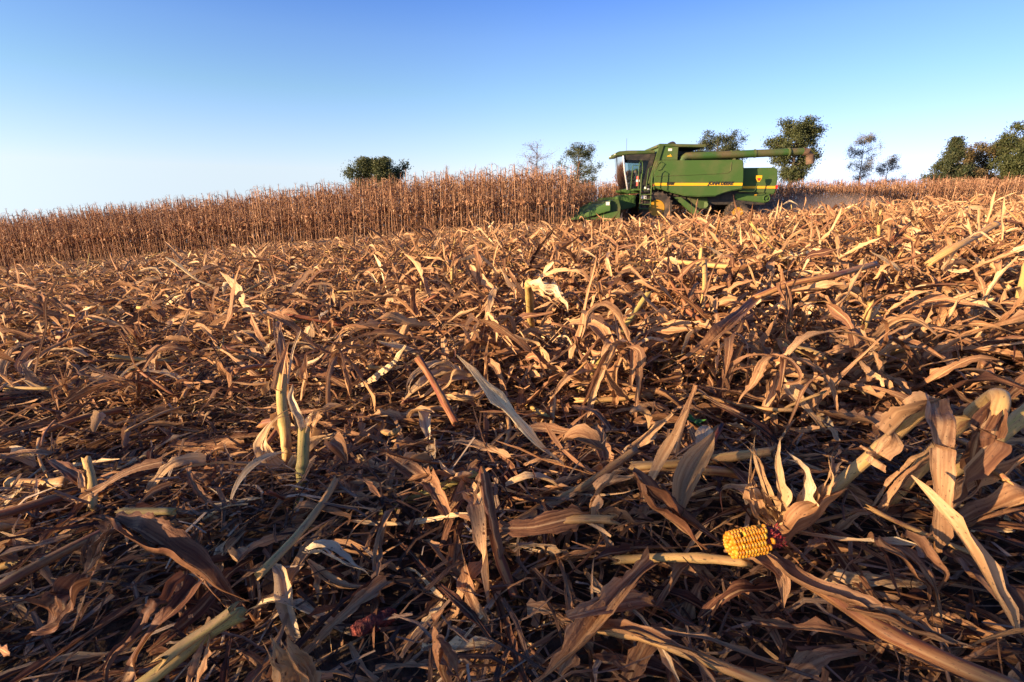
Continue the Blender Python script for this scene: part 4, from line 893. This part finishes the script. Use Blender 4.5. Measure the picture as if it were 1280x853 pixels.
    MB().box(U(800), U(812), ya-.05, ya+.3, Z(285), Z(272)).build('tube_cradle', GD, r)
    MB().tube([(U(1190), ya+.1, Z(292)), (U(1150), -.9, Z(345)), (U(1042), -.8, Z(395))], .006, 4).build('cable', BLK, r)
    # rear hood
    hood = [(U(852), Z(318)), (U(1026), Z(316)), (U(1036), Z(328)), (U(1042), Z(370)), (U(1040), Z(425)), (U(1034), Z(448)), (U(852), Z(434))]
    MB().prism(hood, -1.05, 1.05).build('rear_hood', G, r, .05)
    MB().box(U(856), U(1034), -1.056, -1.03, Z(419), Z(407)).build('hood_stripe', YL, r)
    MB().box(U(1034), U(1046), -1.07, -.98, Z(420), Z(403)).build('tail_light', RED, r, .01)
    MB().prism([(U(842), Z(444)), (U(1012), Z(446)), (U(1010), Z(486)), (U(985), Z(490)), (U(842), Z(474))], -1.0, 1.0).build('straw_chopper', G, r, .03)
    m = MB(); N = 20
    m.tube([(U(997)+.17*math.cos(6.2832*j/N), -1.05, Z(468)+.17*math.sin(6.2832*j/N)) for j in range(N+1)], .025, 6); m.lathe([(.06, -.06), (.06, .05)], (U(997), -1.0, Z(468)), 12); m.build('chopper_pulley', G, r)
    MB().tube([(U(840), -1.4, Z(436)), (U(915), -1.4, Z(434)), (U(921), -1.4, Z(425)), (U(928), -1.4, Z(385))], .018, 6).build('marker_bracket', GD, r)
    MB().prism([(U(917), Z(357)), (U(945), Z(357)), (U(945), Z(370)), (U(936), Z(388)), (U(926), Z(388)), (U(917), Z(370))], -1.43, -1.405).build('marker_plate', YL, r)
    MB().prism([(U(921), Z(370)), (U(941), Z(370)), (U(934), Z(383)), (U(928), Z(383))], -1.438, -1.431).build('marker_triangle', RED, r)
    MB().box(U(935), U(948), -1.012, -.99, Z(455), Z(448)).build('reflector', YL, r)
    # cab
    yc = .92
    cab = empty('cab', (0, 0, 0), parent=r)
    MB().prism([(U(232), Z(262)), (U(229), Z(250)), (U(244), Z(238)), (U(290), Z(234)), (U(424), Z(233)), (U(424), Z(247)), (U(300), Z(252))], -yc-.08, yc+.08).build('roof', GD, cab, .03)
    MB().prism([(U(272), Z(424)), (U(372), Z(424)), (U(372), Z(440)), (U(300), Z(444)), (U(276), Z(434))], -yc, yc).build('floor', G, cab, .02)
    MB().prism([(U(405), Z(248)), (U(430), Z(248)), (U(386), Z(424)), (U(368), Z(424))], -yc, yc).build('rear_wall', BLK, cab)
    for s in (-1, 1):
        MB().tube([(U(270), s*yc, Z(258)), (U(280), s*yc, Z(330)), (U(300), s*yc, Z(424))], .055, 10).build('front_pillar', PILLAR_GLARE if s < 0 else BLK, cab, smooth=True)  # near pillar's pale metal colour stands in for the sun's reflection on it
        MB().prism([(U(290), Z(262)), (U(405), Z(258)), (U(370), Z(420)), (U(308), Z(420))], s*(yc-.015), s*(yc-.005)).build('side_glass', GLS, cab)
        MB().prism([(U(278), Z(252)), (U(405), Z(249)), (U(398), Z(282)), (U(284), Z(278))], s*yc-.012, s*yc+.012).build('sun_visor', BLK, cab)
    # curved windscreen
    m = MB(); cols = []
    for j in range(9):
        y = -yc+2*yc*j/8; bow = .22*(1-(y/yc)**2)
        cols.append([m.bm.verts.new((U(zx)-bow, y, Z(zy))) for zx, zy in ((268, 262), (272, 300), (279, 345), (288, 385), (299, 424))])
    for j in range(8):
        for i in range(4): m.bm.faces.new((cols[j][i], cols[j+1][i], cols[j+1][i+1], cols[j][i+1]))
    m.build('windscreen', GLS, cab, smooth=True)
    m = MB()
    for y in (-.75, -.5, .5, .75): m.lathe([(.06, 0), (.07, .05)], (U(236), y-.1, Z(252)), 10)
    m.build('headlights', WHT, cab)
    MB().tube([(U(236), -1.0, Z(258)), (U(228), -1.05, Z(268)), (U(226), -1.1, Z(272))], .02, 6).build('mirror_arm', BLK, cab)
    MB().tube([(U(302), 0, Z(236)), (U(301), 0, Z(165))], .008, 5).build('antenna', BLK, cab)
    MB().box(U(362), U(378), -.25, .25, Z(415), Z(330)).build('seat_backrest', BLK, cab, .03)
    MB().box(U(340), U(376), -.27, .27, Z(415), Z(400)).build('seat', BLK, cab, .03)
    MB().tube([(U(304), 0, Z(424)), (U(318), 0, Z(365))], .03, 8).build('steering_column', BLK, cab)
    m = MB(); m.tube([(U(318)+.13*math.cos(6.2832*j/16)*.9, .19*math.sin(6.2832*j/16), Z(362)+.07*math.cos(6.2832*j/16)) for j in range(17)], .015, 6); m.build('steering_wheel', BLK, cab)
    # platform, ladder, rails
    MB().box(U(318), U(406), -1.6, -.93, Z(430), Z(422)).build('platform', G, r)
    lad = MB()
    for zx in (349, 401): lad.tube([(U(zx), -1.66, Z(350)), (U(zx), -1.66, Z(430)), (U(zx), -1.7, Z(523))], .028, 8)
    ld = lad.build('ladder_rails', G, r)
    m = MB()
    for zy in (450, 474, 498, 520): m.box(U(350), U(400), -1.78, -1.6, Z(zy)-.02, Z(zy)+.02)
    m.build('ladder_steps', G, r)
    m = MB(); m.tube([(U(338), -1.6, Z(424)), (U(336), -1.6, Z(300)), (U(345), -1.6, Z(284)), (U(352), -1.6, Z(300)), (U(358), -1.6, Z(424))], .018, 8)
    m.tube([(U(301), -1.6, Z(424)), (U(306), -1.6, Z(312)), (U(334), -1.6, Z(310))], .018, 8)
    m.tube([(U(401), -1.64, Z(352)), (U(420), -1.66, Z(300)), (U(432), -1.68, Z(290)), (U(446), -1.7, Z(300)), (U(440), -1.64, Z(330)), (U(428), -1.62, Z(334))], .016, 8)
    m.tube([(U(404), -2.05, Z(424)), (U(404), -2.05, Z(330)), (U(385), -2.05, Z(318)), (U(372), -2.05, Z(330)), (U(366), -2.05, Z(420))], .018, 8)
    m.build('handrails', G, r)
    fe = MB().lathe([(.05, -.05)], (0, 0, 0)) if False else None
    m = MB(); m.tube([(U(336), -1.52, Z(408)), (U(336), -1.52, Z(368)), (U(336), -1.52, Z(362))], .075, 12); ex = m.build('fire_extinguisher', RED, r, smooth=True)
    MB().box(U(336)-.078, U(336)+.078, -1.6, -1.44, Z(389), Z(378)).build('extinguisher_label', WHT, ex)
    MB().tube([(U(336), -1.52, Z(362)), (U(336), -1.52, Z(354))], .03, 8).build('valve', BLK, ex)
    MB().box(U(352), U(398), -1.58, -1.3, Z(440), Z(405)).build('battery_box', BLK, r, .02)
    MB().box(U(356), U(382), -1.60, -1.582, Z(470), Z(448)).build('warning_label', WHT, r)
    m = MB(); m.lathe([(.055, 0), (.06, .04)], (U(373), -1.62, Z(418)), 12); m.lathe([(.045, 0), (.05, .04)], (U(388), -1.62, Z(424)), 12); m.build('lamps', WHT, r)
    m = MB(); m.box(U(408), U(414), -1.64, -1.6, Z(410), Z(402)); m.build('marker_lamp', RED, r)
    # feeder house and corn head
    MB().prism([(U(285), Z(448)), (U(350), Z(452)), (U(352), Z(510)), (U(200), Z(548)), (U(196), Z(490)), (U(240), Z(466))], -.7, .7).build('feeder_house', G, r, .03)
    hd = empty('corn_head', (0, 0, 0), parent=r)
    MB().prism([(-.62, 1.20), (-.1, 1.28), (.02, .9), (-.05, .35), (-.75, .33), (-.70, .8)], -3.0, 3.0).build('head_frame', GD, hd, .02)
    MB().box(-.20, -.14, -3.0, 3.0, 1.2805, 1.42).build('head_top_beam', G, hd)
    m = MB(); m.tube([(-.55, -2.9, .75), (-.55, 0, .75), (-.55, 2.9, .75)], .17, 12); m.build('head_auger', BLK, hd)
    def snout(y, big):
        m = MB(); w = .36 if big else .27; secs = [(-2.58, .34, .05, .05), (-2.1, .48, .5, .16), (-1.5, .74, .8, .28), (-.9, 1.05, .95, .40), (-.56, 1.26 if big else 1.10, 1, .52)]
        rings = []
        for x, top, ww, hh in secs:
            a = w*ww*.5; z0 = top-hh
            rings.append([m.bm.verts.new((x, y+dy, z)) for dy, z in ((-a, z0), (-a*1.02, top-hh*.45), (-a*.6, top-.05*hh), (0, top), (a*.6, top-.05*hh), (a*1.02, top-hh*.45), (a, z0))])
        for i in range(len(rings)-1):
            for j in range(7): m.bm.faces.new((rings[i][j], rings[i][(j+1) % 7], rings[i+1][(j+1) % 7], rings[i+1][j]))
        m.bm.faces.new(rings[0]); m.bm.faces.new(rings[-1][::-1])
        o = m.build('snout', G, hd, smooth=True)
        if big and y < 0: MB().box(-.78, -.60, y-w/2-.012, y-w/2+.0, 1.0, 1.16).build('snout_label', WHT, o)
    for k in range(9): snout(-3.04+.76*k, k in (0, 8))
    MB().prism([(-1.9, .30), (-1.3, .42), (-.6, .62), (-.05, .75), (-.05, .35), (-.7, .25)], -3.20, -3.12).build('end_skirt', G, hd, .01)
    return r
comb = combine()

# ------------------------------------------------------------------ operator
def person():
    p = bpy.data.objects.new('person', None)
    hx, hy, hz = CX+U(358), CY, CZ+Z(402)+.02
    J = {'pel': (0, 0, .08), 'sp': (.05, 0, .28), 'ch': (.06, 0, .45), 'nk': (.04, 0, .60), 'hd': (.02, 0, .70), 'hd2': (.0, 0, .82)}
    edges = [('pel', 'sp'), ('sp', 'ch'), ('ch', 'nk'), ('nk', 'hd'), ('hd', 'hd2')]
    rad = dict(pel=.15, sp=.14, ch=.16, nk=.06, hd=.10, hd2=.085)
    for s, t in ((-1, 'l'), (1, 'r')):
        J['sh'+t] = (.05, .19*s, .52); J['el'+t] = (-.06, .27*s, .30); J['wr'+t] = (-.30, .18*s, .33); J['ha'+t] = (-.37, .16*s, .35)
        J['hp'+t] = (-.02, .10*s, .06); J['kn'+t] = (-.44, .13*s, .08); J['an'+t] = (-.42, .13*s, -.28); J['to'+t] = (-.54, .13*s, -.32)
        edges += [('ch', 'sh'+t), ('sh'+t, 'el'+t), ('el'+t, 'wr'+t), ('wr'+t, 'ha'+t), ('pel', 'hp'+t), ('hp'+t, 'kn'+t), ('kn'+t, 'an'+t), ('an'+t, 'to'+t)]
        rad.update({'sh'+t: .065, 'el'+t: .048, 'wr'+t: .032, 'ha'+t: .036, 'hp'+t: .09, 'kn'+t: .065, 'an'+t: .045, 'to'+t: .04})
    names = list(J); me = bpy.data.meshes.new('person'); me.from_pydata([J[n] for n in names], [(names.index(a), names.index(b)) for a, b in edges], [])
    o = bpy.data.objects.new('person', me); COL.objects.link(o)
    me.materials.append(noisy('jacket', (.05, .045, .05), (.09, .08, .08), 6, .85))
    sk = o.modifiers.new('skin', 'SKIN'); 
    for i, n in enumerate(names): me.skin_vertices[0].data[i].radius = (rad[n], rad[n]); me.skin_vertices[0].data[i].use_root = (n == 'pel')
    ss = o.modifiers.new('sub', 'SUBSURF'); ss.levels = 2; ss.render_levels = 2
    o.location = (hx, hy, hz); tag(o, 'operator in a dark jacket seated at the wheel inside the combine cab', 'person')
    skin = mat('skin', (.45, .25, .17), .6); capm = mat('cap_cloth', (.04, .10, .03), .8)
    m = MB(); m.lathe([(.02, -.075), (.07, -.06), (.088, 0), (.07, .06), (.02, .075)], (-.025, 0, .73), 14); f = m.build('face', skin, o, smooth=True); f.scale = (1, 1, 1)
    m = MB(); m.tube([(0, 0, .78), (0, 0, .84), (0, 0, .875)], .105, 16, .06); m.box(-.19, -.05, -.07, .07, .785, .80); m.build('cap', capm, o, smooth=False)
person()

# ------------------------------------------------------------------ dust behind the combine
def dust():
    me = bpy.data.meshes.new('dust_cloud'); bm = bmesh.new(); bmesh.ops.create_icosphere(bm, subdivisions=3, radius=1); bm.to_mesh(me); bm.free()
    o = bpy.data.objects.new('dust_cloud', me); COL.objects.link(o); o.location = (17.8, 30.3, .35); o.scale = (5.2, 2.0, 1.15)
    m = bpy.data.materials.new('dust'); m.use_nodes = True; n, l = m.node_tree.nodes, m.node_tree.links; n.remove(n['Principled BSDF'])
    v = n.new('ShaderNodeVolumePrincipled'); v.inputs['Color'].default_value = (.72, .58, .48, 1)
    t = n.new('ShaderNodeTexCoord'); nz = n.new('ShaderNodeTexNoise'); nz.inputs['Scale'].default_value = 1.6; nz.inputs['Detail'].default_value = 3
    l.new(t.outputs['Object'], nz.inputs['Vector'])
    ln = n.new('ShaderNodeVectorMath'); ln.operation = 'LENGTH'; l.new(t.outputs['Object'], ln.inputs[0])
    mr = n.new('ShaderNodeMapRange'); mr.inputs[1].default_value = 1.0; mr.inputs[2].default_value = .2; l.new(ln.outputs['Value'], mr.inputs[0])
    m1 = n.new('ShaderNodeMath'); m1.operation = 'MULTIPLY'; l.new(nz.outputs['Fac'], m1.inputs[0]); l.new(mr.outputs[0], m1.inputs[1])
    m2 = n.new('ShaderNodeMath'); m2.operation = 'MULTIPLY'; m2.inputs[1].default_value = .95; l.new(m1.outputs[0], m2.inputs[0]); l.new(m2.outputs[0], v.inputs['Density'])
    l.new(v.outputs[0], n['Material Output'].inputs['Volume']); me.materials.append(m)
    tag(o, 'thin haze of chaff dust hanging behind the combine', 'dust', kind='stuff')
dust()
